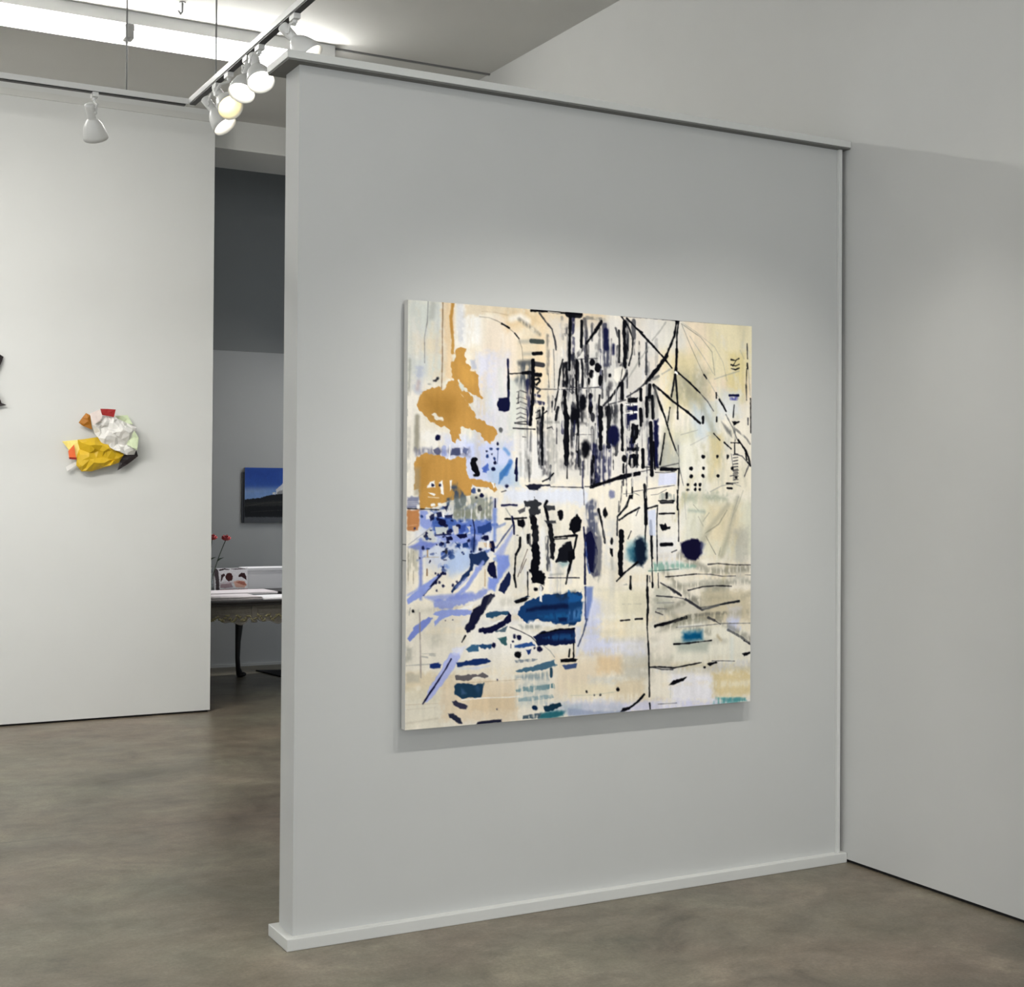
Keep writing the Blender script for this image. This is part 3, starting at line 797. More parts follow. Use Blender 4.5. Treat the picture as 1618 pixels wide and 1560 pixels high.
2 60 90 170 89 4.8 7 0 163 563 166 564 167 565 164 566 160 565 161 564
3 28 52 110 52 4.8 7 0 198 556 206 556 208 561 201 564 191 561 192 557
3 222 220 214 78 4.8 7 0 136 543 144 544 146 549 139 551 129 548 130 544
1 140 155 215 63 3.2 1.4 4.3 84 525 99 522
1 40 60 120 62 3.2 1.5 6.7 105 595 130 588
2 120 140 205 55 4.8 7 0 104 584 112 584 114 589 107 591 98 589 99 585
3 90 118 190 52 4.8 7 0 82 498 86 498 86 501 83 502 79 501 80 499
1 140 155 215 46 3.2 1.5 5.2 80 468 106 462
3 120 140 205 49 4.8 7 0 117 512 129 513 133 520 121 524 107 520 109 513
1 90 118 190 78 3.2 1 2.8 88 562 111 557
2 140 155 215 67 4.8 7 0 84 505 92 505 94 510 87 513 77 510 78 506
2 140 155 215 70 4.8 7 0 62 542 69 542 70 546 65 548 57 546 58 543
3 90 118 190 53 4.8 7 0 113 526 118 527 120 530 115 532 109 530 110 527
2 90 118 190 89 4.8 7 0 58 548 67 549 69 554 61 557 51 554 52 549
2 206 212 226 65 4.8 7 0 103 575 110 576 112 580 106 582 97 580 99 576
3 40 60 120 59 4.8 7 0 96 545 103 545 104 549 98 551 90 549 92 546
1 120 140 205 74 3.2 1.5 7.8 153 487 177 476
3 28 52 110 66 4.8 7 0 128 546 138 546 140 552 131 555 120 552 121 547
3 120 140 205 61 4.8 7 0 206 505 218 506 221 514 210 517 196 513 198 507
2 70 98 180 64 4.8 7 0 98 563 102 564 103 567 99 568 94 567 95 564
3 40 60 120 77 4.8 7 0 144 563 148 564 150 567 145 568 140 566 141 564
1 70 98 180 70 3.2 1.5 7.8 92 594 104 583
1 206 212 226 72 3.2 1 2.7 44 569 55 562
3 70 98 180 86 4.8 7 0 127 567 131 567 132 570 128 571 123 570 124 567
2 90 118 190 51 4.8 7 0 234 603 245 604 248 611 238 614 225 610 227 605
2 28 52 110 65 4.8 7 0 163 531 173 531 175 537 166 540 155 537 157 532
2 120 140 205 79 4.8 7 0 34 557 37 557 38 559 35 560 31 559 31 557
1 40 60 120 49 3.2 1.5 6.8 188 562 213 557
1 28 52 110 59 3.2 1.5 6.9 209 524 219 508
1 40 60 120 47 3.2 1.5 5.3 195 466 222 460
2 90 118 190 59 4.8 7 0 132 552 144 553 146 560 136 563 123 560 124 554
2 120 140 205 52 4.8 7 0 136 499 141 499 142 503 137 504 131 502 132 500
1 28 52 110 42 3.2 1 3 164 524 173 519
3 28 52 110 74 4.8 7 0 93 482 102 482 104 488 96 490 86 488 88 483
3 60 90 170 87 4.8 7 0 135 570 143 571 145 576 137 578 128 576 130 572
1 60 90 170 44 3.2 1.5 6.4 234 532 258 523
3 60 90 170 48 4.8 7 0 93 570 101 570 103 575 95 578 86 575 87 571
3 222 220 214 77 4.8 7 0 172 511 183 512 186 518 176 521 163 518 165 512
2 60 90 170 81 4.8 7 0 74 540 82 541 84 546 77 548 67 546 69 541
3 140 155 215 54 4.8 7 0 80 558 83 558 84 560 81 561 77 560 78 558
3 222 220 214 74 4.8 7 0 189 460 201 461 203 468 193 471 180 468 182 462
2 120 140 205 67 4.8 7 0 117 534 124 535 126 539 119 541 110 539 111 535
3 60 90 170 67 4.8 7 0 229 520 239 521 242 527 232 530 220 527 222 521
1 28 52 110 72 3.2 1.5 7.8 128 577 139 571
3 28 52 110 61 4.8 7 0 43 545 47 545 48 547 44 549 39 547 40 545
2 120 140 205 54 4.8 7 0 189 625 198 626 200 631 192 634 182 631 183 626
2 120 140 205 47 4.8 7 0 113 572 117 572 117 574 114 576 110 574 110 572
1 70 98 180 45 3.2 1 2.8 99 506 109 498
1 60 90 170 67 3.2 1.5 7.1 207 590 233 580
3 70 98 180 59 4.8 7 0 199 497 202 497 203 499 200 500 197 499 197 497
3 28 52 110 80 4.8 7 0 209 600 213 600 214 603 210 604 206 602 206 601
1 150 168 220 61 3.2 1.1 3.3 67 510 89 498
1 140 155 215 65 3.2 1.5 5.8 173 485 184 469
1 222 220 214 54 3.2 1.5 6.4 168 508 179 495
2 28 52 110 58 4.8 7 0 115 586 125 587 127 593 118 596 107 593 108 588
3 70 98 180 76 4.8 7 0 112 547 122 548 124 553 116 556 105 553 106 548
1 222 220 214 76 3.2 0.9 2.4 76 540 84 531
2 222 220 214 55 4.8 7 0 96 524 108 525 110 532 100 536 86 532 88 526
3 70 98 180 65 4.8 7 0 139 508 151 509 154 516 143 519 129 516 131 510
3 222 220 214 80 4.8 7 0 142 498 147 498 148 501 143 503 138 501 139 499
3 70 98 180 80 4.8 7 0 163 577 167 577 168 579 164 581 159 579 160 577
3 90 118 190 58 4.8 7 0 85 502 97 503 100 510 89 514 76 510 78 504
2 28 52 110 65 4.8 7 0 115 551 121 551 123 555 117 557 109 555 110 552
2 222 220 214 71 4.8 7 0 96 555 101 555 102 558 98 560 92 558 93 556
2 120 140 205 64 4.8 7 0 161 552 168 553 170 557 163 559 155 557 156 553
2 140 155 215 75 4.8 7 0 133 475 137 476 138 478 134 479 130 478 131 476
2 60 90 170 69 4.8 7 0 66 554 74 555 76 560 68 562 59 559 60 555
3 28 52 110 51 4.8 7 0 166 549 175 550 178 556 169 559 158 556 160 551
3 40 60 120 59 4.8 7 0 105 517 116 518 119 524 108 528 96 524 97 518
2 70 98 180 51 4.8 7 0 106 533 113 533 115 537 109 539 101 537 102 534
1 40 60 120 63 3.2 1.5 6.9 203 438 220 427
1 206 212 226 67 3.2 1.5 5.5 31 545 42 530
2 40 60 120 71 4.8 7 0 95 628 100 629 101 632 96 634 90 632 91 629
2 40 60 120 48 4.8 7 0 99 511 102 511 103 513 100 514 96 513 97 511
2 222 220 214 52 4.8 7 0 217 504 224 504 226 509 220 511 212 508 213 505
1 70 98 180 46 3.2 1.5 7.2 141 552 168 536
1 120 140 205 78 3.2 1.1 3.3 29 560 53 549
3 90 118 190 66 4.8 7 0 124 564 132 565 134 569 127 571 118 569 119 565
1 28 52 110 67 3.2 1.4 4.5 134 568 157 563
1 28 52 110 51 3.2 1.1 3.3 64 550 90 537
3 40 60 120 46 4.8 7 0 149 525 155 525 157 529 151 531 144 529 145 526
2 40 60 120 62 4.8 7 0 92 536 100 536 102 541 95 544 85 541 87 537
1 140 155 215 72 3.2 1.5 8.1 121 549 137 538
2 40 60 120 47 4.8 7 0 143 548 155 549 158 556 147 560 133 556 135 550
2 222 220 214 82 4.8 7 0 161 558 172 559 174 566 165 569 152 565 154 560
3 60 90 170 89 4.8 7 0 141 540 150 541 152 546 144 549 133 546 134 541
2 60 90 170 50 4.8 7 0 78 525 86 526 88 531 81 533 72 531 73 527
1 222 220 214 55 3.2 1 2.7 139 500 164 490
2 222 220 214 76 4.8 7 0 144 585 156 586 158 593 148 597 134 593 136 587
2 90 118 190 85 4.8 7 0 167 555 178 556 181 563 171 566 158 563 159 557
3 140 155 215 81 4.8 7 0 98 463 105 463 107 467 101 470 92 468 94 464
1 70 98 180 82 3.2 1.3 4.1 87 531 99 524
3 90 118 190 87 4.8 7 0 136 588 141 589 143 592 138 594 131 592 132 589
1 40 60 120 55 3.2 1.2 3.7 46 584 53 572
1 206 212 226 83 3.2 1.1 3.4 119 560 129 556
2 40 60 120 74 4.8 7 0 67 588 73 588 74 592 69 594 62 592 63 589
2 60 90 170 47 4.8 7 0 69 492 76 492 78 497 71 499 62 497 63 493
3 40 60 120 81 4.8 7 0 39 556 45 557 47 561 41 563 33 561 34 557
1 70 98 180 53 3.2 1.5 6.5 129 561 153 554
3 40 60 120 63 4.8 7 0 95 572 101 573 103 577 97 579 89 576 90 573
1 70 98 180 52 3.2 1.3 4 28 607 53 595
2 150 168 220 56 4.8 7 0 173 531 179 532 180 535 175 537 168 535 169 532
3 60 90 170 79 4.8 7 0 190 580 195 580 196 583 192 584 187 583 187 580
1 206 212 226 56 3.2 1.3 4 152 539 171 535
1 222 220 214 70 3.2 1.5 7.7 184 568 195 563
2 206 212 226 76 4.8 7 0 117 576 125 577 127 582 120 584 111 582 112 578
2 222 220 214 62 4.8 7 0 50 548 53 549 54 551 51 552 47 551 47 549
3 40 60 120 51 4.8 7 0 140 486 148 487 150 492 142 494 133 492 134 487
1 206 212 226 49 3.2 1.5 6.1 21 523 42 516
3 140 155 215 78 4.8 7 0 68 589 72 589 73 591 69 593 64 591 65 589
3 140 155 215 84 4.8 7 0 98 535 105 536 107 540 101 542 92 540 93 536
3 222 220 214 68 4.8 7 0 116 525 122 526 124 529 118 531 111 529 112 526
1 40 60 120 71 3.2 1.3 3.9 216 479 227 469
2 206 212 226 79 4.8 7 0 159 476 170 477 173 483 163 487 150 483 152 477
2 140 155 215 80 4.8 7 0 145 547 149 548 151 551 146 552 141 551 141 548
2 140 155 215 49 4.8 7 0 130 543 141 544 143 551 133 554 120 551 122 545
1 150 168 220 53 3.2 1.1 3.4 189 498 210 483
1 70 98 180 65 3.2 1.5 5.5 119 538 146 525
3 150 168 220 52 4.8 7 0 137 493 145 494 148 499 140 502 129 499 131 494
3 206 212 226 49 4.8 7 0 108 558 115 558 117 563 110 565 101 563 102 559
1 120 118 106 55 12.8 1.5 14.7 721 648 802 716 906 787 1004 837
1 120 118 106 55 12.8 1.5 12.6 713 751 802 724 926 720
1 146 144 130 55 12.8 1.5 13 722 689 843 684 997 680
1 120 118 106 55 12.8 1.5 13.4 715 787 823 767 990 762
1 120 118 106 55 12.8 1.5 19.1 771 608 863 651 993 646
1 146 144 130 55 12.8 1.5 16 702 721 783 790 865 810
1 146 144 130 55 12.8 1.5 13.9 884 694 947 729 998 714
0 150 148 130 45 14.4 1.5 14.8 756 182 718 314 711 387
0 150 148 130 45 14.4 1.5 14.8 785 165 836 212 878 293
0 150 148 130 45 14.4 1.5 14.8 923 476 861 543 821 609
0 150 148 130 45 14.4 1.5 14.8 954 459 924 560 903 610
2 196 186 160 60 21.8 10 0 832 700 1002 706 1003 779 833 772
0 80 82 84 60 2.4 0.7 1.6 52 -1 50 49 43 86 44 145
0 150 150 145 40 12.8 1.5 14.3 64 6 61 37
0 120 95 70 85 2.4 0.8 1.9 90 0 89 75 90 131 88 205
0 190 145 78 95 2.4 1.5 8.2 116 0 111 37 114 68 117 93 116 118
0 170 120 60 50 2.4 0.9 2.5 116 2 111 39 114 73
2 190 145 78 100 1.9 6 0 121 112 136 106 151 108 149 122 155 127 154 142 162 150 162 158 178 161 183 177 181 192 186 206 194 217 201 224 191 226 178 215 165 210 153 205 137 200 132 183 149 205 162 216 172 225 169 235 156 232 146 219 138 214 149 230 162 247 175 258 178 268 201 277 211 286 224 288 237 307 229 323 217 329 204 323 195 309 182 298 169 303 156 293 142 291 137 311 140 325 128 320 124 331 115 326 112 303 96 292 87 297 71 287 59 288 51 271 40 263 23 250 32 227 43 212 62 204 80 199 90 207 99 193 118 181 114 158 113 141 121 129
2 150 112 52 60 48 2 0 52 223 93 216 124 223 131 257 112 280 65 268 49 246
2 208 160 84 50 19.2 2 0 136 140 162 156 181 183 162 201 137 180
2 230 223 208 100 2.4 4 0 62 265 71 263 82 271 93 270 94 281 87 278 74 279 68 269
2 206 210 204 90 2.4 2 0 135 185 146 193 149 205 141 208 133 194
2 180 184 200 80 6.4 2 0 162 133 175 132 181 152 168 155
2 14 17 54 100 3.2 3 0 86 319 84 324 81 326 77 326 74 324 72 320 74 316 77 313 81 313 84 315
2 50 50 56 100 3.2 3 0 75 185 74 187 72 188 70 188 67 187 67 186 67 185 70 184 72 183 74 184
2 50 50 56 100 3.2 3 0 80 180 79 182 78 183 76 183 75 182 75 180 75 178 76 177 78 177 79 178
2 150 150 145 70 3.2 3 0 60 195 59 197 57 198 54 198 51 197 51 195 51 193 54 192 57 192 59 193
2 14 17 54 100 2.4 3 0 240 222 263 219 270 231 268 249 256 254 241 250 236 236
0 14 17 54 95 2.4 1.5 5.7 264 127 265 165 266 194 266 226
0 8 9 16 100 2.4 1.4 4.4 265 150 267 197
2 80 82 84 90 3.2 3 0 252 298 251 301 248 304 245 304 242 302 241 298 242 294 245 292 248 292 251 294
0 140 130 115 90 2.4 0.7 1.6 187 28 213 29 236 36 259 46 278 59 293 74 302 96 305 125
0 8 9 16 100 2.4 1.3 4.1 247 41 267 50
0 8 9 16 100 2.4 1.1 3.2 282 62 294 74
0 190 170 140 70 2.4 0.7 1.6 193 15 232 15 265 20
0 240 238 234 70 12.8 1.5 15.9 272 28 298 20 318 31
1 80 82 84 55 9.6 1.5 8.9 295 28 325 45 350 61
0 50 50 56 90 2.4 1.4 4.4 350 8 369 30 386 46 395 75 398 96
0 8 9 16 100 2.4 1.7 5.7 328 4 372 2 413 4 468 4
0 225 215 200 100 2.4 0.8 1.9 375 4 409 5
0 150 150 145 50 8 1.5 9.5 298 81 328 79
0 50 60 60 90 2.4 1.5 10.8 328 78 359 78
0 150 150 145 50 8 1.5 8.9 309 111 332 109
0 8 9 16 100 2.4 1.5 8.9 334 109 356 107
0 50 50 56 95 2.4 1.5 10.8 335 133 361 135
0 80 82 84 70 9.6 1.5 12.7 297 134 329 129
3 60 68 80 80 22.4 2 0 295 131 329 129 332 191 312 192 282 176 299 160
0 8 9 16 100 2.4 3 10.8 332 125 334 176 333 223 326 282
1 14 17 54 70 2.4 1.5 12.7 319 177 321 221 323 279
0 8 9 16 100 2.4 1.1 3.2 269 161 329 155
0 8 9 16 100 2.4 1.5 8.2 305 157 326 155
0 8 9 16 100 2.4 1.5 9.5 339 160 354 160
0 8 9 16 100 2.4 1.5 5.1 336 173 349 169 353 175 343 184
0 50 50 56 90 2.4 1.4 4.4 339 190 354 196 346 205
1 14 17 54 80 2.4 1.5 9.5 336 226 363 229
1 14 17 54 80 2.4 1.5 7 334 208 353 212
0 50 50 56 75 2.4 0.9 2.2 289 204 299 200 316 205
0 50 50 56 75 2.4 0.9 2.2 289 220 299 216 316 221
0 50 50 56 75 2.4 0.9 2.2 289 232 299 227 316 233
0 50 50 56 75 2.4 0.9 2.2 289 245 299 241 316 246
0 50 50 56 75 2.4 0.9 2.2 289 258 299 254 316 259
0 50 50 56 75 2.4 0.9 2.2 289 269 299 264 316 269
0 8 9 16 80 2.4 0.9 2.5 294 204 293 231
0 8 9 16 90 2.4 0.9 2.5 284 279 316 274 318 282 284 280
0 8 9 16 90 2.4 1 2.9 280 292 340 293
0 150 150 145 50 12.8 1.5 9.5 296 187 306 236
1 110 105 100 70 6.4 1.5 7 374 62 376 103 375 156
0 80 82 84 80 2.4 0.9 2.5 376 156 379 189
0 80 82 84 60 2.4 0.9 2.5 391 96 394 188
0 8 9 16 90 2.4 1.5 8.2 437 4 437 40
0 8 9 16 100 2.4 1.4 4.4 437 46 436 117 436 141
0 8 9 16 100 2.4 1.4 4.4 417 119 410 143 404 191
3 8 9 16 90 4.8 4 0 416 125 431 124 432 186 416 187
0 8 9 16 100 2.4 1.5 7 457 119 456 158 460 215 463 260
0 8 9 16 100 2.4 3.8 14 423 199 421 231 429 261 429 306 429 375
0 50 50 56 70 2.4 0.9 2.5 343 195 411 193 470 191
0 8 9 16 100 2.4 1.1 3.2 404 196 394 244
0 8 9 16 90 2.4 1.5 7.6 404 238 398 268
0 8 9 16 100 2.4 2 7 362 240 360 278 360 322 361 379
1 50 50 56 80 2.4 1.4 4.4 346 246 347 293 352 379
0 8 9 16 100 2.4 1.3 3.8 343 252 353 246 353 264 343 267
0 8 9 16 100 2.4 1.3 3.8 363 254 373 248
0 150 150 145 80 2.4 1.5 5.7 367 275 408 274
0 8 9 16 70 2.4 0.9 2.5 374 290 387 286 391 292
0 8 9 16 70 2.4 0.8 1.9 306 312 316 313
1 50 50 56 70 2.4 0.9 2.5 441 123 440 186
1 50 50 56 70 2.4 0.9 2.5 448 123 447 186
1 50 50 56 70 2.4 0.9 2.5 455 122 454 185
2 8 9 16 100 8 3 0 466 257 464 269 457 277 449 277 442 270 440 258 442 245 449 237 457 237 464 244
0 8 9 16 80 2.4 1.3 3.8 460 260 466 377
1 50 50 56 70 2.4 1.5 5.1 443 302 450 374
1 150 150 145 50 9.6 1.5 6.3 374 310 376 364
1 150 150 145 50 9.6 1.5 6.3 394 316 397 369
1 150 150 145 50 9.6 1.5 6.3 381 352 383 405
1 150 150 145 50 9.6 1.5 6.3 402 351 404 405
1 150 150 145 50 9.6 1.5 6.3 320 359 322 412
1 150 150 145 50 9.6 1.5 6.3 300 353 302 406
1 140 142 130 60 8 1.5 6.3 6 141 6 180 4 220
0 190 160 150 50 9.6 1.5 7.6 29 190 26 207
0 150 145 130 85 8 1.5 12.7 26 272 25 348
1 170 168 160 60 8 1.5 7.6 4 298 4 398
0 150 150 145 70 2.4 0.9 2.5 0 256 0 270
3 120 120 140 75 12.8 4 0 22 345 163 342 163 362 22 365
2 90 92 120 90 2.4 2 0 68 348 81 342 88 352 81 363 70 355
2 60 66 100 85 2.4 2 0 115 343 137 342 139 359 112 361
0 140 155 215 60 2.4 1.5 12.7 96 343 96 357
2 80 90 130 80 2.4 2 0 147 339 159 345 153 359 144 351
2 190 145 78 100 2.4 5 0 22 367 37 359 65 359 93 365 109 371 137 365 150 368 153 402 22 404
0 240 238 234 100 2.4 1.1 3.2 111 337 109 369
0 8 9 16 100 1.6 1.5 9.5 179 369 169 379 172 390 185 405
2 8 9 16 100 3.2 3 0 184 369 183 371 179 373 175 373 171 372 170 369 171 366 175 364 179 364 183 366
2 14 17 54 100 3.2 3 0 240 331 239 333 238 334 236 334 235 333 234 331 235 329 236 327 238 327 239 329
2 28 52 110 100 3.2 3 0 225 343 224 345 222 346 219 346 217 345 216 343 217 342 219 341 222 341 224 342
2 28 52 110 100 3.2 3 0 213 360 213 363 211 365 208 365 206 363 206 360 206 358 208 356 211 356 213 358
2 28 52 110 100 3.2 3 0 232 366 231 368 230 370 228 370 227 368 226 366 227 364 228 363 230 363 231 364
2 14 17 54 100 3.2 3 0 234 377 233 379 232 380 230 380 228 379 228 377 228 375 230 374 232 374 233 375
2 28 52 110 100 3.2 3 0 231 392 230 394 228 395 225 395 223 394 222 392 223 390 225 388 228 388 230 390
2 28 52 110 100 3.2 3 0 242 343 241 344 239 345 236 345 234 344 233 343 234 342 236 341 239 341 241 342
2 14 17 54 100 3.2 3 0 210 349 209 350 208 351 207 351 206 350 206 349 206 348 207 348 208 348 209 348
2 14 17 54 100 3.2 3 0 224 356 224 357 223 358 222 358 221 357 220 356 221 355 222 355 223 355 224 355
0 28 52 110 70 2.4 0.7 1.6 239 343 237 378
2 70 98 180 80 2.4 2 0 201 390 211 381 208 401 197 399
0 60 110 180 80 6.4 1.5 12.7 273 374 260 401
0 90 140 200 70 6.4 1.5 9.5 257 343 268 354
0 14 17 54 100 2.4 1.5 5.7 290 365 287 400
1 150 150 145 60 2.4 1.5 9.5 328 364 327 400
0 8 9 16 90 2.4 0.9 2.5 585 0 684 0 763 1
0 80 82 84 80 2.4 0.6 1.3 763 1 989 -1
0 8 9 16 90 2.4 1.5 19 432 4 464 4
0 8 9 16 95 2.4 1.5 7 439 11 437 41 436 83 436 143
0 8 9 16 100 2.4 1.5 8.2 471 21 471 51 470 84
1 50 50 56 60 2.4 1.5 9.5 478 15 485 50 485 116
0 50 50 56 80 2.4 1.4 4.4 485 68 486 128
1 80 82 84 50 2.4 1.5 8.2 485 11 538 13
0 8 9 16 100 2.4 2.4 8.2 528 19 510 45 485 75
1 50 50 56 70 2.4 1.5 9.5 478 83 454 112
1 60 62 80 90 8 1.5 19 540 28 542 76 544 125
0 14 17 54 90 6.4 1.5 14 542 40 543 83
1 80 82 84 50 9.6 1.5 9.5 515 78 514 120
0 14 17 54 100 8 1.5 7.6 564 75 564 96
1 50 50 56 50 2.4 1.3 3.8 558 60 557 124
0 8 9 16 90 2.4 1.5 6.3 580 38 582 74 581 117
1 50 50 56 80 2.4 1.5 6.3 570 32 578 53
0 8 9 16 100 2.4 3 10.8 596 15 597 67 599 128
0 8 9 16 95 2.4 1.4 4.4 588 2 610 27 622 56 620 93 610 124
0 8 9 16 100 2.4 1.1 3.2 600 67 607 82
0 8 9 16 100 2.4 1.5 5.1 603 4 632 28 670 59 711 94 742 124
0 8 9 16 100 2.4 1.3 3.8 632 28 651 38
0 8 9 16 100 2.4 0.9 2.5 711 94 727 110
0 8 9 16 100 2.4 1.4 4.4 761 135 800 161 831 185
0 50 50 56 70 2.4 1 2.9 831 185 855 206 875 231
0 150 150 145 60 2.4 1.4 4.4 722 8 703 33 681 56
0 150 150 145 60 2.4 1.4 4.4 670 75 644 107 626 133 604 164
0 8 9 16 100 2.4 2 7 756 3 749 42 725 93
0 8 9 16 100 2.4 3 10.8 725 93 697 129 663 165
0 50 50 56 90 2.4 1.4 4.4 663 165 634 188 605 204
0 8 9 16 100 2.4 1.5 5.1 762 2 757 42 757 79 754 132
0 8 9 16 100 2.4 1.5 8.2 757 76 755 129
0 240 238 234 100 2.4 1.5 5.1 754 135 758 138
0 8 9 16 90 2.4 1.5 5.1 751 142 747 170 741 199
0 8 9 16 95 2.4 1.5 5.7 753 142 758 182 761 220 761 254
0 150 150 145 60 2.4 1.5 5.1 738 127 712 141
1 80 82 84 60 2.4 1.5 7 701 147 678 158
0 8 9 16 100 2.4 1.5 6.3 686 171 709 184 747 211 793 237 832 264
0 8 9 16 100 2.4 1.9 6.3 686 171 701 209 721 252 729 274
0 8 9 16 100 2.4 1.4 4.4 737 227 730 265
0 8 9 16 90 2.4 1.3 3.8 729 274 744 311 756 336
0 80 82 84 80 2.4 0.8 1.9 756 336 766 355 766 377 780 427
0 8 9 16 100 2.4 1.5 5.7 721 294 716 327 707 374
0 50 50 56 80 2.4 0.8 1.9 763 323 765 351
0 120 118 105 70 2.4 0.7 1.6 771 8 799 61 823 104 843 137
0 120 118 105 70 2.4 0.7 1.6 771 8 833 40 869 76 878 136
0 8 9 16 100 2.4 1.3 3.8 843 137 852 146
0 150 150 145 70 2.4 0.8 1.9 854 146 879 180 911 214
0 150 150 140 50 2.4 0.7 1.6 775 6 814 25 877 62 905 102 918 150
0 150 150 145 60 2.4 0.7 1.6 798 39 846 96 874 133
0 150 150 145 60 2.4 0.9 2.5 878 147 918 134 958 122
0 150 150 145 50 2.4 0.8 1.9 961 67 974 89
0 8 9 16 90 2.4 1.1 3.2 931 93 945 95 957 89
0 8 9 16 90 2.4 1.1 3.2 931 107 946 109 958 104
0 8 9 16 90 2.4 1.1 3.2 932 117 946 119 958 114
0 8 9 16 100 2.4 0.9 2.5 949 93 937 110
0 8 9 16 90 2.4 1 2.9 984 48 985 88
0 8 9 16 100 2.4 1.5 5.1 985 101 986 114
0 8 9 16 80 2.4 0.9 2.5 983 114 981 166
0 50 50 56 80 2.4 1.4 4.4 981 159 983 198
0 8 9 16 100 2.4 1.3 3.8 996 194 998 285
0 50 50 56 80 2.4 1.4 4.4 988 247 988 263
0 150 150 145 70 2.4 0.8 1.9 988 114 995 185
0 8 9 16 100 2.4 1.5 5.1 883 183 884 196
0 8 9 16 100 2.4 1.5 5.1 893 200 907 217 915 230
0 80 82 84 80 2.4 0.9 2.5 915 239 936 271 952 303
0 14 17 54 100 2.4 1.5 6.3 927 188 955 187
1 70 70 150 80 2.4 1.5 9.5 931 197 951 196
0 8 9 16 90 2.4 1.1 3.2 942 213 939 245
2 8 9 16 100 2.4 2 0 934 256 962 256 942 268
2 80 82 84 70 8 2 0 901 259 932 281 936 300 916 284
1 80 82 84 80 2.4 1.5 7 942 267 944 306
1 80 82 84 60 2.4 1.5 5.1 948 277 985 302 995 315
0 8 9 16 100 2.4 1.3 3.8 932 313 961 313
0 8 9 16 100 2.4 1.3 3.8 944 314 944 342
0 8 9 16 100 2.4 1.5 5.7 956 306 977 328 990 350 997 373
0 50 50 56 80 2.4 1.1 3.2 945 342 969 348 990 367
0 8 9 16 100 2.4 1.5 5.1 981 341 984 357
0 50 50 56 80 2.4 1.1 3.2 992 373 978 399
0 50 50 56 85 2.4 0.9 2.2 939 345 955 343
0 50 50 56 85 2.4 0.9 2.2 939 353 955 351
0 50 50 56 85 2.4 0.9 2.2 939 362 955 359
0 50 50 56 85 2.4 0.9 2.2 939 370 955 368
0 50 50 56 85 2.4 0.9 2.2 939 378 955 376
0 50 50 56 85 2.4 0.9 2.2 939 387 956 385
0 50 50 56 85 2.4 0.9 2.2 940 395 956 393
0 50 50 56 85 2.4 0.9 2.2 940 404 956 401
0 50 50 56 85 2.4 0.9 2.2 940 412 956 410
0 50 50 56 85 2.4 0.9 2.2 940 420 956 418
0 50 50 56 70 2.4 0.8 1.9 933 343 941 387
0 8 9 16 100 2.4 1.1 3.2 918 421 938 422
0 8 9 16 100 2.4 1.5 7 841 248 841 263
0 8 9 16 100 2.4 1.4 4.4 885 247 885 258
0 150 150 145 60 2.4 0.7 1.6 836 214 836 242
0 8 9 16 100 2.4 0.9 2.5 876 290 896 307
0 8 9 16 100 2.4 1.4 4.4 910 313 933 329
0 150 150 145 60 2.4 0.8 1.9 771 296 825 282
0 150 150 145 50 2.4 0.7 1.6 802 322 860 295
2 8 9 16 100 3.2 3 0 848 352 847 355 845 357 841 357 839 355 838 352 839 349 841 348 844 348 847 349
2 8 9 16 100 3.2 3 0 927 350 926 353 924 355 920 355 918 353 917 350 918 348 920 346 924 346 926 347
2 8 9 16 100 3.2 3 0 891 350 891 351 889 352 887 353 885 351 885 350 885 348 887 347 889 347 891 348
2 8 9 16 100 3.2 3 0 809 383 808 385 805 387 803 387 800 386 799 383 800 380 802 379 805 379 808 380
2 8 9 16 100 3.2 3 0 848 381 847 384 844 385 842 385 839 384 838 381 839 379 841 377 844 377 847 378
2 8 9 16 100 3.2 3 0 941 380 940 383 938 384 935 384 933 383 932 380 932 378 935 377 937 376 940 378
2 8 9 16 100 3.2 3 0 810 403 809 406 806 408 802 408 799 406 798 403 799 400 802 398 805 398 808 400
2 8 9 16 100 3.2 3 0 848 401 847 404 844 406 840 406 838 404 837 401 838 398 840 396 844 396 846 398
2 8 9 16 100 3.2 3 0 897 401 896 403 893 405 890 405 888 404 887 401 888 398 890 397 893 397 896 398
2 8 9 16 100 3.2 3 0 954 406 953 408 951 410 949 410 947 408 946 406 946 404 948 403 951 403 953 404
2 8 9 16 100 3.2 3 0 798 425 797 428 795 429 792 429 790 428 789 425 790 423 792 421 795 421 797 423
2 8 9 16 100 3.2 3 0 823 425 822 427 820 428 818 428 816 427 815 425 816 423 818 422 820 421 822 423
2 8 9 16 100 3.2 3 0 837 425 836 427 834 429 831 429 829 427 828 425 829 422 831 421 834 421 836 422
0 8 9 16 100 2.4 2.4 8.2 457 124 456 171 459 216
0 8 9 16 90 2.4 1.5 7 471 117 474 141 474 183
0 50 50 56 90 2.4 1.5 6.3 487 128 489 152
2 8 9 16 100 3.2 3 0 510 122 508 128 504 131 499 131 495 128 493 123 495 118 499 114 504 114 508 117
2 8 9 16 100 3.2 3 0 528 133 526 140 521 145 516 145 511 141 509 134 511 127 515 122 521 122 526 126
2 8 9 16 100 3.2 3 0 507 149 506 156 502 161 498 161 494 157 493 150 494 143 498 139 502 139 506 143
2 8 9 16 100 3.2 3 0 531 165 530 173 528 179 524 179 521 174 520 165 521 157 524 151 527 151 530 156
2 8 9 16 100 3.2 3 0 495 171 495 177 493 181 492 181 490 177 490 171 490 165 491 162 493 161 495 165
0 50 50 56 70 2.4 0.9 2.5 447 117 517 111
0 240 238 234 70 6.4 1.5 10.8 509 151 509 181
0 50 50 56 90 2.4 1 2.9 441 186 479 187 522 183
0 50 50 56 80 2.4 0.9 2.5 444 118 444 202
2 226 222 212 90 4.8 2 0 568 136 589 125 601 140 593 162 575 169 564 157
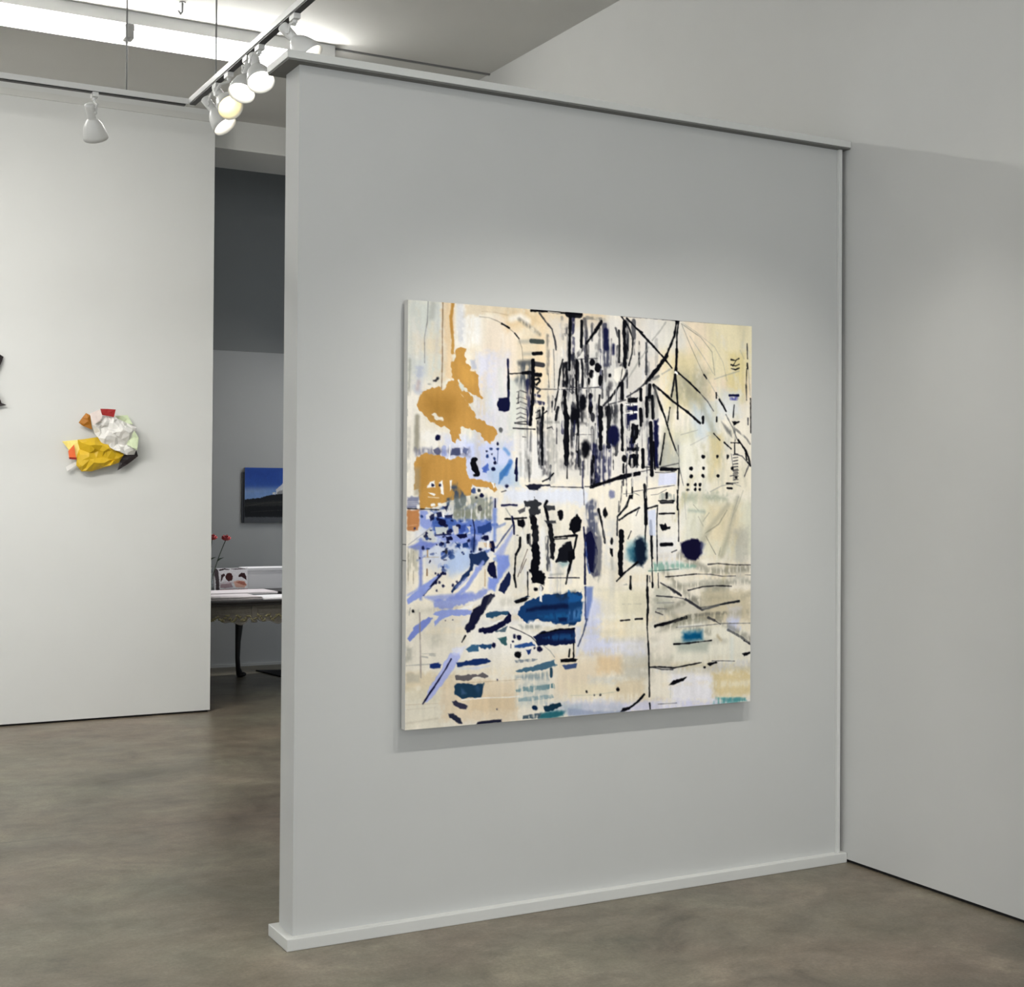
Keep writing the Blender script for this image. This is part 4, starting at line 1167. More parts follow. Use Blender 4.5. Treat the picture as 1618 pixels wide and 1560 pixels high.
0 8 9 16 80 2.4 1.7 5.7 604 146 586 171
0 8 9 16 100 2.4 2.4 8.2 586 171 554 212
0 50 50 56 100 2.4 1.5 6.3 554 212 536 228
0 8 9 16 100 2.4 1.5 9.5 590 171 592 208
0 8 9 16 60 2.4 1.3 3.8 591 134 586 162
1 50 50 56 60 2.4 1.5 5.1 604 137 597 159
2 8 9 16 100 3.2 3 0 559 151 558 155 555 157 552 157 549 155 549 152 549 148 552 146 555 146 558 148
2 50 50 56 70 9.6 3 0 563 179 561 186 558 190 553 190 550 186 548 179 550 172 553 167 558 167 561 171
3 8 9 16 85 19.2 4 0 448 226 479 224 480 273 448 274
2 8 9 16 100 8 3 0 487 221 485 234 479 241 473 242 467 234 465 222 467 210 472 202 479 201 485 209
2 8 9 16 100 4.8 3 0 505 205 503 211 499 214 495 214 491 211 489 206 491 201 494 197 499 197 503 200
2 8 9 16 100 3.2 3 0 504 235 503 244 500 250 496 250 493 245 491 236 493 227 496 221 500 221 503 227
2 50 50 56 100 3.2 3 0 511 259 510 267 506 271 503 271 499 267 498 260 499 253 502 248 506 248 510 252
0 8 9 16 90 2.4 1.5 6.3 524 204 522 229
0 8 9 16 100 2.4 1.5 5.1 462 273 465 381
1 50 50 56 70 2.4 1.1 3.2 441 292 444 382
3 26 26 32 90 12.8 4 0 515 229 576 227 576 254 515 256
0 8 9 16 100 2.4 3.5 12.7 526 235 528 335
0 8 9 16 90 2.4 3.8 14 551 234 552 331
2 14 17 54 100 9.6 3 0 584 303 581 319 572 329 560 330 551 320 548 304 551 288 560 277 571 277 580 287
0 240 238 234 50 4.8 1.5 5.7 540 274 541 319
3 80 82 84 50 12.8 4 0 554 228 580 227 580 275 555 276
0 8 9 16 100 2.4 2.4 8.2 590 226 591 281 593 339
0 50 50 56 80 2.4 1.3 3.8 512 275 510 332
0 50 50 56 60 2.4 0.9 2.2 455 303 505 302
2 8 9 16 100 11.2 3 0 498 338 495 353 488 362 480 362 473 353 470 339 472 325 479 316 488 316 495 324
1 14 17 54 75 6.4 1.5 19 509 332 507 381 508 423
1 14 17 54 75 6.4 1.5 12.7 523 332 521 380 522 423
1 14 17 54 75 6.4 1.5 12.7 541 331 539 380 540 423
1 14 17 54 75 6.4 1.5 9.5 555 331 554 380 554 423
1 50 50 56 60 6.4 1.4 4.4 445 346 446 388
1 50 50 56 60 6.4 1.4 4.4 456 345 456 387
1 50 50 56 60 6.4 1.4 4.4 466 345 467 387
1 50 50 56 60 6.4 1.4 4.4 480 345 481 387
1 8 9 16 90 2.4 1.5 12.7 505 359 506 429
2 8 9 16 100 3.2 4 0 607 206 638 204 638 218 607 219
2 14 17 54 100 4.8 4 0 603 227 636 226 636 238 603 239
2 14 17 54 100 4.8 4 0 607 247 636 246 637 262 607 263
0 240 238 234 100 2.4 1 2.9 601 224 634 222
0 240 238 234 100 2.4 1 2.9 600 246 636 241
0 8 9 16 100 2.4 1.5 9.5 647 184 647 209
0 8 9 16 100 2.4 1.5 10.8 647 235 649 273
2 8 9 16 100 2.4 4 0 620 271 640 274 643 295 630 320 615 320 619 293
2 8 9 16 100 4.8 4 0 606 331 641 331 641 340 606 341
2 8 9 16 100 3.2 3 0 606 360 604 365 600 368 595 368 591 365 590 360 591 355 595 352 600 352 604 355
2 8 9 16 100 2.4 4 0 614 351 641 348 643 378 621 383 612 373
0 8 9 16 100 2.4 1.5 10.8 654 338 655 380
0 8 9 16 100 2.4 1.5 5.7 596 375 596 395
0 50 50 56 70 2.4 0.8 1.9 602 336 606 376
0 8 9 16 100 2.4 1.5 10.8 674 172 673 208
0 8 9 16 100 2.4 1.5 9.5 665 205 666 251
0 8 9 16 100 2.4 1.5 10.8 682 201 685 254
0 150 150 145 50 2.4 1.5 9.5 674 211 675 254
0 150 150 145 50 6.4 1.5 12.7 692 179 694 259
0 8 9 16 100 2.4 1.5 10.8 678 269 680 316 682 400
2 14 17 54 100 6.4 4 0 687 260 700 259 701 381 688 381
0 8 9 16 100 2.4 1.5 5.1 687 316 690 384
0 50 50 56 60 2.4 0.8 1.9 650 255 652 329
0 8 9 16 100 2.4 2.4 8.2 517 429 570 413 603 407 644 397
0 50 50 56 70 2.4 0.9 2.5 644 394 707 381 764 370
0 8 9 16 100 2.4 1.5 7.6 711 385 756 385
0 8 9 16 100 2.4 1.3 3.8 756 384 766 384 764 427
0 240 238 234 80 2.4 1.1 3.2 711 390 749 389
0 50 50 56 80 2.4 1.1 3.2 551 225 601 212
0 225 224 218 60 6.4 1.5 9.5 515 283 514 320
0 225 224 218 50 6.4 1.5 7.6 572 184 576 221
0 50 50 56 90 2.4 1.5 5.1 596 413 596 428
0 8 9 16 100 2.4 1.1 3.2 622 410 622 428
2 190 145 78 100 2.4 4 0 20 375 152 372 156 405 165 416 193 416 215 422 230 427 238 441 230 447 215 438 193 436 171 430 165 455 131 464 98 472 77 480 35 489 30 442 20 442
2 150 140 120 60 9.6 2 0 19 391 35 391 35 456 20 456
2 150 112 52 35 22.4 2 0 35 374 61 374 53 429 38 442
2 240 238 234 100 2.4 2 0 53 433 59 424 72 420 74 437 53 437
2 240 238 234 100 2.4 2 0 83 426 92 420 95 453 89 450
2 240 238 234 100 2.4 2 0 111 420 116 420 116 439 112 445
2 240 238 234 100 2.4 2 0 56 449 74 453 71 456
2 14 17 54 100 3.2 3 0 72 432 71 434 68 436 65 436 63 434 62 432 63 429 65 427 68 427 71 429
2 14 17 54 100 3.2 3 0 89 432 89 433 87 435 84 435 83 434 82 432 83 430 84 428 87 428 89 430
0 240 238 234 60 2.4 0.8 1.8 56 459 83 461
3 50 70 100 85 9.6 8 0 113 434 131 428 143 444 159 458 156 480 119 489 101 489 104 464 119 458
3 125 130 120 80 19.2 2 0 119 461 168 455 205 455 231 469 224 500 174 511 125 502
3 130 134 118 85 16 4 0 119 491 224 492 224 514 119 513
2 120 124 150 90 6.4 4 0 2 459 32 459 32 486 3 486
0 8 9 16 80 2.4 0.9 2.4 4 486 83 489
0 240 238 234 50 2.4 0.6 1.2 4 470 29 470
0 240 238 234 50 2.4 0.6 1.2 4 474 29 474
0 240 238 234 50 2.4 0.6 1.2 4 478 29 478
2 186 130 84 100 4.8 4 0 3 491 32 491 32 538 3 537
0 210 160 120 100 2.4 0.8 1.8 8 526 26 524
2 140 155 215 90 4.8 2 0 35 491 53 491 62 510 77 527 53 535 37 527
2 240 238 234 80 2.4 2 0 50 502 62 494 71 497 65 510 50 512
2 240 238 234 90 2.4 2 0 89 502 98 491 98 511
2 240 238 234 100 3.2 3 0 33 482 33 484 31 485 30 485 28 484 28 482 28 480 30 478 31 478 33 479
2 240 238 234 100 3.2 3 0 73 478 72 479 69 480 66 480 64 479 63 478 64 476 66 476 69 476 72 476
2 240 238 234 100 3.2 3 0 91 476 90 478 88 479 85 479 82 478 82 476 82 474 85 473 88 473 90 474
2 14 17 54 85 2.4 2 0 59 505 71 497 72 510 62 516
2 14 17 54 85 2.4 2 0 77 497 89 494 92 505 80 508
2 14 17 54 85 2.4 2 0 98 502 119 500 119 511 101 511
2 14 17 54 85 2.4 2 0 95 483 107 478 104 494
2 60 90 165 85 6.4 6 0 68 510 119 508 131 519 125 538 89 544 66 538
2 14 17 54 100 3.2 3 0 101 519 99 523 95 526 89 526 85 523 83 519 85 514 89 511 95 512 99 514
2 14 17 54 100 2.4 2 0 133 527 156 523 153 539 144 544 135 538
2 70 98 180 80 8 8 0 125 516 224 514 225 545 187 550 156 544 132 561
2 206 210 204 90 2.4 2 0 74 530 107 530 104 546 77 549
2 230 223 208 80 2.4 2 0 119 527 134 525 135 544 125 549
2 230 223 208 80 2.4 2 0 156 528 168 528 165 544
0 14 17 54 90 2.4 1.5 4.9 74 549 113 547
2 28 52 110 80 2.4 2 0 184 530 206 525 221 517 225 539 206 545 187 544
2 140 155 215 90 6.4 2 0 74 549 193 550 193 567 175 583 132 566 95 563
2 14 17 54 100 2.4 2 0 101 552 116 552 119 560 104 562
2 14 17 54 100 2.4 2 0 131 549 156 544 159 555 141 558
2 14 17 54 100 3.2 3 0 98 568 97 571 95 572 92 572 90 571 89 568 90 566 92 565 95 565 97 566
2 14 17 54 100 3.2 3 0 112 566 111 567 109 568 106 568 103 567 102 566 103 564 106 563 109 563 111 564
2 28 52 110 100 2.4 2 0 127 566 141 572 139 583 132 577
2 28 52 110 100 2.4 2 0 144 569 159 566 162 578 147 579
2 14 17 54 100 3.2 3 0 167 562 166 565 164 567 161 567 158 565 157 562 158 560 161 558 164 558 166 560
2 50 50 56 100 3.2 3 0 108 586 107 591 105 594 102 594 100 591 99 586 100 582 102 579 105 579 107 582
2 205 206 200 90 4.8 2 0 23 565 62 530 77 560 71 568
0 150 150 160 80 2.4 0.9 2.4 6 570 62 532
2 110 125 195 90 6.4 2 0 4 575 38 562 83 567 65 579 23 584
0 120 135 200 85 6.4 1.5 8.6 37 559 38 619 38 696
1 120 110 90 60 2.4 0.9 2.4 6 586 6 660
1 120 110 90 60 2.4 0.9 2.4 19 586 19 660
3 150 148 130 50 16 4 0 4 575 31 576 31 630 4 630
0 170 140 100 100 2.4 1 2.8 55 584 55 598
0 170 150 120 60 2.4 0.8 1.8 46 600 83 600
0 130 100 70 100 2.4 1 2.8 54 628 54 642
2 28 52 110 100 3.2 3 0 127 600 125 604 121 606 116 606 112 603 110 600 112 596 116 594 121 594 125 596
0 14 17 54 100 2.4 0.8 1.8 97 607 104 607
2 14 17 54 100 3.2 3 0 97 624 97 624 96 625 95 625 94 624 93 623 94 622 95 622 96 622 97 623
2 160 185 225 60 22.4 2 0 132 583 175 583 172 622 144 638 113 643 104 615
2 28 52 110 80 9.6 3 0 184 572 182 584 178 591 172 591 167 584 165 572 167 561 172 554 177 554 182 561
2 140 155 215 60 9.6 2 0 225 528 237 463 227 463 224 511
0 80 110 190 70 8 1.5 9.2 232 489 231 528 231 562
0 14 17 54 100 2.4 1.2 3.7 232 463 232 483
0 14 17 54 90 2.4 1 2.8 173 514 178 539 175 589
2 14 17 54 100 3.2 3 0 216 556 215 560 210 562 205 562 200 559 199 556 200 552 205 550 210 550 214 552
2 14 17 54 100 2.4 2 0 218 564 228 562 234 579 230 591 220 587
2 230 223 208 90 2.4 2 0 187 564 206 567 206 578 184 586
2 200 160 110 50 2.4 2 0 200 567 222 570 225 581 206 578
2 240 238 234 100 2.4 2 0 211 564 215 564 215 584 212 584
2 14 17 54 100 3.2 3 0 196 584 195 586 193 587 191 587 188 586 188 584 188 581 190 580 193 580 195 581
2 30 50 90 100 2.4 4 0 164 594 203 588 219 604 206 623 190 623 175 617 172 634 156 650 120 685 115 682 156 636 167 622
2 14 17 54 100 2.4 3 0 215 615 231 612 234 624 241 658 228 655 212 637
2 125 145 215 95 6.4 2 0 238 598 269 599 273 625 257 641 238 669 232 683 213 677 216 652 238 652
2 140 155 215 70 8 2 0 231 596 256 568 279 537 282 545 263 579 250 610
0 60 70 110 80 2.4 1.2 3.7 280 526 256 554 237 579
2 24 34 72 100 2.4 3 0 247 669 270 639 276 645 273 670 259 692 244 683
0 140 155 215 90 4.8 1.5 10.4 200 615 175 648 157 672 132 691
0 140 155 215 50 4.8 1.5 9.2 156 653 132 672
2 140 155 215 100 3.2 2 0 3 695 47 663 95 635 92 643 62 675 9 707
0 14 17 54 100 2.4 1.5 4.9 94 637 74 659 44 688
2 14 17 54 100 3.2 3 0 49 688 48 690 46 691 44 691 42 690 41 687 42 685 44 684 46 684 48 685
2 14 17 54 100 3.2 3 0 78 638 77 639 76 640 75 640 74 639 74 638 74 637 75 636 76 636 77 637
2 14 17 54 100 3.2 3 0 85 640 85 641 84 642 83 642 81 641 81 640 81 639 82 638 84 638 85 639
2 14 17 54 100 3.2 3 0 91 639 91 640 90 640 89 640 87 640 87 638 87 637 89 637 90 637 91 637
2 14 17 54 100 3.2 3 0 99 640 98 641 97 642 96 642 95 641 95 640 95 639 96 638 97 638 98 639
2 14 17 54 100 3.2 3 0 103 640 103 641 102 642 101 642 100 641 99 640 100 639 101 638 102 638 103 639
2 14 17 54 100 3.2 3 0 89 659 88 661 87 662 85 662 84 661 84 659 84 657 85 656 87 656 88 657
2 14 17 54 100 3.2 3 0 81 678 81 680 79 681 78 681 77 680 76 678 77 676 78 675 79 675 81 676
2 14 17 54 100 3.2 3 0 98 668 97 669 96 671 95 671 93 669 93 668 93 666 95 665 96 665 97 666
2 14 17 54 100 3.2 3 0 134 659 134 661 133 662 131 662 130 661 129 659 130 657 131 656 133 656 134 657
2 14 17 54 100 3.2 3 0 124 666 123 667 122 669 120 669 119 667 119 666 119 664 120 663 122 663 123 664
2 14 17 54 100 3.2 3 0 80 660 79 662 78 663 76 663 75 662 75 660 75 658 76 657 78 657 79 658
0 140 155 215 80 6.4 1.5 4.9 6 687 62 658
2 130 145 210 70 8 2 0 41 691 175 684 181 693 150 700 71 703
0 180 150 110 80 2.4 0.9 2.4 206 632 206 671
0 14 17 54 100 2.4 1.5 5.5 289 370 290 395 290 418
2 60 110 170 90 4.8 2 0 244 402 265 379 275 379 256 407 241 427
2 70 98 180 80 2.4 2 0 196 391 211 377 215 394 202 399
0 8 9 16 100 2.4 1.5 10.4 172 372 180 389 185 402
2 8 9 16 100 3.2 3 0 188 406 186 409 183 410 178 410 174 409 173 407 174 404 178 403 183 403 186 404
2 14 17 54 100 3.2 3 0 231 391 230 393 228 395 225 395 223 393 222 391 223 389 225 388 228 388 230 389
2 14 17 54 100 3.2 3 0 233 376 232 377 231 378 229 378 228 378 227 376 228 375 229 374 231 374 232 374
2 14 17 54 100 3.2 3 0 268 432 267 435 265 436 262 436 260 435 259 432 260 430 262 429 265 429 267 430
2 240 238 234 100 2.4 2 0 221 423 227 424 232 435 227 438
0 50 50 56 100 2.4 0.9 2.4 249 446 261 443
2 14 17 54 100 3.2 3 0 201 455 200 457 198 459 194 459 192 457 191 455 192 453 194 451 198 451 200 453
2 50 50 56 100 3.2 3 0 193 443 192 445 190 446 187 446 185 445 184 443 185 440 187 439 189 439 192 440
2 28 52 110 80 3.2 3 0 180 443 179 447 176 449 172 449 169 447 168 443 169 439 172 436 176 436 179 439
2 50 50 56 70 3.2 3 0 196 486 196 490 193 493 190 493 187 490 186 486 187 482 190 479 193 479 195 482
2 50 50 56 100 3.2 3 0 184 461 183 462 181 463 180 463 178 462 177 461 178 459 179 458 181 458 183 459
2 30 32 48 100 2.4 3 0 313 430 333 427 382 427 385 431 359 433 349 442 326 440
0 50 50 56 80 2.4 0.8 2.1 385 433 472 434
0 8 9 16 100 2.4 1.2 3.7 362 420 379 413 393 400
0 8 9 16 90 2.4 1.2 3.7 432 367 431 411
1 50 50 56 60 2.4 1.5 4.9 323 369 325 420
1 50 50 56 60 2.4 1.5 4.9 354 369 359 389
3 50 50 56 70 12.8 4 0 362 369 375 368 375 406 362 406
3 50 50 56 50 19.2 4 0 412 368 471 367 472 387 412 388
0 14 17 54 90 2.4 1.4 4.3 250 479 272 477 291 478
0 8 9 16 100 2.4 1.4 4.3 259 511 282 511 317 509
0 150 150 145 80 2.4 0.8 2.1 261 486 275 506 283 528
0 14 17 54 100 2.4 1.4 4.3 278 506 284 528 284 548
2 8 9 16 100 2.4 3 0 293 514 311 512 316 526 308 536 295 528
2 40 42 48 95 2.4 6 0 310 469 333 467 340 460 361 474 350 483 356 497 340 506 353 529 347 540 327 540 330 517 324 492 330 483 314 479
2 70 70 75 90 2.4 2 0 294 492 314 483 314 494 298 499
0 8 9 16 90 2.4 4.9 18.4 338 512 342 540 344 569 345 598 342 620
0 8 9 16 100 2.4 5 23.3 344 580 344 615 342 635
2 8 9 16 100 2.4 6 0 326 634 360 635 374 653 364 673 338 669 334 652
2 8 9 16 100 3.2 3 0 351 684 350 687 346 689 342 689 339 687 338 683 339 680 342 678 346 678 350 680
2 8 9 16 100 3.2 3 0 364 681 363 686 361 689 357 689 355 686 354 681 355 676 357 673 361 673 363 676
2 70 70 74 90 2.4 2 0 319 549 329 546 331 580 321 569
0 8 9 16 100 2.4 1.5 6.7 322 551 322 569
0 8 9 16 100 2.4 2.3 8 374 469 369 477 376 506 381 529
2 50 52 58 95 2.4 2 0 366 477 396 480 397 489 379 492
2 50 52 58 90 2.4 2 0 366 515 399 516 401 522 376 525
0 8 9 16 93 2.4 3.8 14.1 384 529 388 558 391 587 390 604
1 60 62 70 85 2.4 1.5 11 376 558 376 581 380 636
2 8 9 16 100 3.2 3 0 421 502 420 510 416 515 411 515 408 510 406 502 407 494 411 489 416 489 419 494
2 8 9 16 100 2.4 4 0 443 515 460 499 470 512 473 541 453 546 440 535
0 8 9 16 100 2.4 1.5 4.9 396 557 426 555 457 553
0 8 9 16 100 2.4 0.9 2.4 393 562 433 560
2 18 20 28 100 2.4 6 0 410 581 440 570 453 588 454 611 427 616 403 616
2 120 160 165 70 12.8 2 0 410 619 440 620 420 631
0 8 9 16 100 2.4 1.4 4.3 460 553 450 594 437 637 430 672
0 8 9 16 100 2.4 1.5 7.3 301 557 300 580 290 597
0 8 9 16 100 2.4 1.4 4.3 289 597 287 625 286 648
0 8 9 16 100 2.4 1.5 5.5 285 648 290 676
2 8 9 16 100 3.2 3 0 298 551 297 553 295 553 293 553 291 552 290 551 291 550 293 549 295 549 297 550
0 240 238 234 60 8 1.5 8 304 546 317 569
0 70 55 50 90 2.4 0.8 1.8 321 586 308 617 295 651
0 70 55 50 90 2.4 0.8 1.8 318 609 302 642
0 8 9 16 100 2.4 1.1 3.4 322 641 323 697
0 50 50 56 100 2.4 0.8 2.1 380 656 468 658
0 150 150 145 70 8 1.4 4.3 387 649 420 647
0 240 238 234 55 8 1.5 12.2 363 535 364 627
0 240 238 234 90 3.2 1.5 8 358 678 358 713
2 26 40 60 100 2.4 2 0 284 710 321 697 328 700 296 715
0 8 9 16 100 2.4 2.1 7.3 500 433 538 421 586 406 643 396
0 50 50 56 100 2.4 0.9 2.4 483 432 500 432
0 50 50 56 80 2.4 0.8 2.1 435 434 479 434
0 50 50 56 70 2.4 0.8 2.1 479 436 481 477
0 8 9 16 100 2.4 1.5 6.7 710 387 752 387
0 8 9 16 95 2.4 1 2.8 708 385 752 384 765 384 764 440
0 50 50 56 90 2.4 0.8 2.1 693 394 723 395 752 391
0 8 9 16 100 2.4 1.7 5.5 762 440 762 489
0 8 9 16 95 2.4 1 2.8 765 489 766 571
2 206 210 232 90 6.4 2 0 704 396 759 395 758 425 701 429
0 8 9 16 60 2.4 1.2 3.7 654 381 697 381
0 8 9 16 100 2.4 1.5 4.9 622 413 623 447
2 8 9 16 100 2.4 2 0 613 453 626 450 624 462 613 462
0 50 50 56 90 2.4 1.1 3.1 615 459 601 483 584 504
1 8 9 16 60 2.4 1.2 3.7 592 418 590 453 584 498
0 50 50 56 85 2.4 0.8 1.8 624 444 679 436 752 427
0 50 50 56 70 2.4 0.7 1.5 680 452 701 450 727 438
0 80 82 84 70 2.4 0.7 1.5 597 450 629 447 644 453
0 8 9 16 100 2.4 2 10.4 661 428 662 453 664 483 665 525
0 8 9 16 100 2.4 1.4 4.3 665 525 663 549 663 597
0 8 9 16 100 2.4 1.6 5.2 584 516 608 501 644 485
0 8 9 16 95 2.4 1.4 4.3 615 453 608 480 579 507 578 530 578 554
0 8 9 16 100 2.4 1.5 4.9 667 487 700 479
0 50 50 56 80 2.4 0.9 2.4 644 485 635 504
3 150 155 150 80 3.2 4 0 701 448 754 448 755 465 701 465
0 8 9 16 100 2.4 1.5 7.3 728 448 728 459
0 8 9 16 100 2.4 1.4 4.3 703 467 751 467
0 8 9 16 90 2.4 1.5 8 709 470 747 470
0 240 238 234 50 2.4 0.6 1.2 709 469 745 468
0 8 9 16 100 2.4 1.2 3.7 705 500 753 499
2 8 9 16 100 2.4 2 0 706 527 720 528 724 525 730 533 741 533 739 539 717 544 711 537
0 8 9 16 100 2.4 1.5 9.2 712 579 745 579
0 8 9 16 95 2.4 1 2.8 700 480 698 513 700 634
0 8 9 16 80 2.4 0.9 2.4 703 652 704 689
0 8 9 16 100 2.4 2 7.3 679 519 681 549 682 579 684 613
0 8 9 16 100 2.4 1.2 3.7 683 613 685 646 686 688
0 8 9 16 100 2.4 1.5 6.1 686 676 686 687
2 205 212 235 80 4.8 2 0 669 492 694 489 695 555 677 555
3 70 76 100 85 8 2 0 485 477 504 463 517 468 523 498 520 530 525 554 497 542 487 506
2 60 62 85 85 6.4 2 0 490 530 504 539 515 554 530 557 534 577 529 654 509 659 498 644 488 606 486 556
2 14 17 54 100 2.4 3 0 484 553 501 542 513 568 522 589 520 621 510 648 498 641 488 606
0 14 17 54 100 2.4 1.5 5.5 480 533 484 571 484 629 485 673
0 60 80 140 80 2.4 1.4 4.3 486 571 491 624 498 647
3 150 150 145 60 9.6 2 0 518 530 532 554 533 654 523 671 509 659
2 110 115 150 85 6.4 3 0 570 451 569 457 564 461 558 461 553 457 551 451 553 444 557 441 563 440 568 444
2 8 9 16 100 2.4 4 0 443 518 461 498 475 515 470 541 453 547 440 538
0 8 9 16 95 2.4 1.7 5.5 523 489 532 521 539 554 542 572
2 8 9 16 100 3.2 3 0 549 496 548 504 544 509 540 509 536 504 535 496 536 489 540 484 544 484 547 489
0 50 50 56 80 2.4 1 2.8 583 468 582 495
3 206 206 204 50 19.2 4 0 538 513 577 513 578 646 540 645
2 8 9 16 100 3.2 3 0 567 569 566 574 564 577 561 577 559 574 558 569 559 564 561 560 564 560 566 564
2 8 9 16 100 2.4 2 0 557 586 566 587 568 607 563 610 557 598
0 150 150 145 60 9.6 1.5 8 563 613 564 637
0 8 9 16 100 2.4 3.8 14.1 591 545 590 578 589 617 589 652
2 150 185 190 70 16 2 0 609 572 659 558 670 579 670 615 631 627 602 611
2 14 28 48 100 12.8 6 0 630 570 645 561 659 567 667 591 665 615 653 633 635 624 624 602
2 20 80 105 70 16 2 0 609 590 631 576 635 618 617 617
0 8 9 16 100 2.4 1.5 4.9 640 623 617 638 599 650 578 669
0 8 9 16 100 2.4 0.9 2.4 620 544 611 563
2 16 14 46 100 6.4 4 0 773 576 787 569 829 567 842 577 841 603 829 618 807 620 786 615 777 599
2 120 125 150 60 9.6 2 0 836 572 852 579 837 612
0 50 50 56 100 2.4 0.9 2.4 745 599 760 594
3 120 165 150 75 9.6 2 0 689 625 755 623 822 635 818 640 755 644 696 649 674 646
0 60 90 85 70 2.4 1 2.8 674 646 725 645 766 643
0 8 9 16 70 2.4 1.1 3.1 860 633 891 631 945 636 1000 637
0 8 9 16 85 2.4 1 2.8 726 662 755 661 822 657
0 50 50 56 70 2.4 0.8 2.1 822 657 868 659 906 665 949 665
0 50 50 56 70 2.4 0.8 1.8 981 663 1000 664
0 8 9 16 90 2.4 1.1 3.1 796 699 842 691 884 689 936 692
0 50 50 56 85 2.4 1.2 3.7 711 677 741 693 774 712
1 50 50 56 60 2.4 1.5 6.7 737 691 756 704
0 50 50 56 90 2.4 1.2 3.7 786 722 812 732 835 745
0 80 82 84 80 2.4 1.1 3.1 835 745 888 741 962 731
0 50 50 56 70 2.4 0.9 2.4 700 710 748 714 782 720
0 150 150 145 70 2.4 0.8 1.8 702 727 748 729
0 50 50 56 70 2.4 0.8 1.8 701 742 730 745
0 8 9 16 100 2.4 1.5 4.9 670 658 669 694 673 752
0 8 9 16 100 2.4 1.5 6.1 619 659 619 688
2 150 150 145 80 3.2 3 0 610 679 609 681 605 681 601 681 597 680 596 679 597 678 601 677 605 677 609 678
0 50 50 56 100 2.4 1 2.8 677 659 678 673
0 8 9 16 100 2.4 0.9 2.4 436 553 457 552
0 8 9 16 100 2.4 1.4 4.3 462 553 453 588 444 623 437 646
2 8 9 16 100 2.4 2 0 437 593 450 591 452 608 440 620 437 617
0 50 50 56 100 2.4 0.8 1.8 439 657 466 658
2 8 9 16 100 3.2 3 0 809 383 808 385 806 387 803 387 801 385 800 383 801 381 803 379 806 379 808 380
2 8 9 16 100 3.2 3 0 847 381 846 383 844 385 841 385 839 383 838 381 839 379 841 377 844 377 846 379
2 8 9 16 100 3.2 3 0 940 380 939 383 937 384 934 384 932 383 931 380 932 378 934 376 937 376 939 378
2 8 9 16 100 3.2 3 0 809 403 808 405 806 406 803 406 800 405 800 403 800 400 803 399 805 399 808 400
2 8 9 16 100 3.2 3 0 846 401 845 403 843 404 840 404 838 403 837 401 838 398 840 397 843 397 845 398
2 8 9 16 100 3.2 3 0 896 401 895 403 893 405 890 405 888 403 887 401 888 399 890 397 893 397 895 399
2 8 9 16 100 3.2 3 0 798 424 798 427 795 428 793 428 790 427 789 424 790 422 792 421 795 421 797 422
2 8 9 16 100 3.2 3 0 822 424 821 427 819 428 816 428 814 427 813 424 814 422 816 420 819 420 821 422
2 8 9 16 100 3.2 3 0 837 424 836 426 834 428 831 428 829 426 828 424 829 422 831 420 834 420 836 422
2 8 9 16 100 3.2 3 0 799 438 798 440 795 442 793 442 790 440 790 438 790 436 793 434 795 434 798 435
2 8 9 16 100 3.2 3 0 822 437 821 439 819 441 816 441 814 439 813 437 814 435 816 433 819 433 821 435
2 8 9 16 100 3.2 3 0 836 437 836 439 833 441 831 441 828 439 827 437 828 435 831 433 833 433 836 435
0 8 9 16 100 2.4 1 2.8 920 420 938 421
0 8 9 16 100 2.4 1.5 4.9 921 433 936 434
0 50 50 56 90 2.4 1.1 3.1 930 401 942 399
0 50 50 56 90 2.4 0.9 2.4 940 408 953 410
0 50 50 56 80 2.4 0.8 1.8 941 361 953 360
0 50 50 56 80 2.4 0.8 1.8 941 369 954 367
0 50 50 56 80 2.4 0.8 1.8 941 376 954 375
0 50 50 56 80 2.4 0.8 1.8 941 384 954 382
0 50 50 56 80 2.4 0.8 1.8 941 391 954 390
0 50 50 56 80 2.4 0.8 1.8 942 399 954 397
0 50 50 56 70 2.4 0.9 2.4 996 361 984 383 977 402
0 8 9 16 100 2.4 1.4 4.3 988 364 996 373
0 130 128 112 60 2.4 1.1 3.1 920 492 893 528 851 551
0 150 148 130 50 2.4 0.8 2.1 828 508 843 532
0 110 108 96 70 2.4 0.8 2.1 853 560 871 588 884 607
0 150 150 145 60 2.4 0.8 1.8 958 455 943 492 930 533
0 150 150 145 50 2.4 0.8 1.8 784 462 789 514
0 160 158 140 50 2.4 0.9 2.4 973 439 954 483 939 508
0 140 140 125 60 2.4 0.8 1.8 812 477 828 492
0 140 140 125 60 2.4 0.8 1.8 862 498 843 520
0 150 150 145 70 2.4 0.8 1.8 865 443 903 427 942 421 965 428
0 130 150 140 50 11.2 1.5 6.1 798 492 847 495
0 150 150 130 70 2.4 0.8 1.8 900 589 894 610
2 140 155 215 95 2.4 2 0 3 697 33 685 53 669 65 669 42 693 6 708
2 130 145 210 80 6.4 6 0 69 705 151 688 176 692 194 679 226 674 213 690 182 703 145 716 108 723 72 719
2 140 155 215 95 2.4 4 0 63 734 90 724 132 724 173 727 170 740 120 736 93 750 75 761 72 752 84 739
2 120 135 200 100 2.4 3 0 5 788 24 758 60 739 70 742 54 762 33 778 11 795
2 240 238 234 80 2.4 2 0 132 724 176 712 173 726
2 8 9 16 100 3.2 3 0 23 725 23 728 20 729 17 729 15 727 14 724 15 722 17 720 20 720 22 722
2 14 17 54 100 3.2 3 0 123 749 123 750 122 750 121 750 120 750 119 749 120 748 121 747 122 747 123 748
2 14 17 54 100 3.2 3 0 104 749 104 750 103 751 102 751 101 750 101 749 101 748 102 748 103 748 104 748
2 24 26 52 100 2.4 5 0 173 728 195 712 207 693 223 685 232 697 213 719 195 749 173 776 161 785 156 773 163 748
0 14 17 54 100 2.4 1.1 3.1 188 740 173 765 159 778
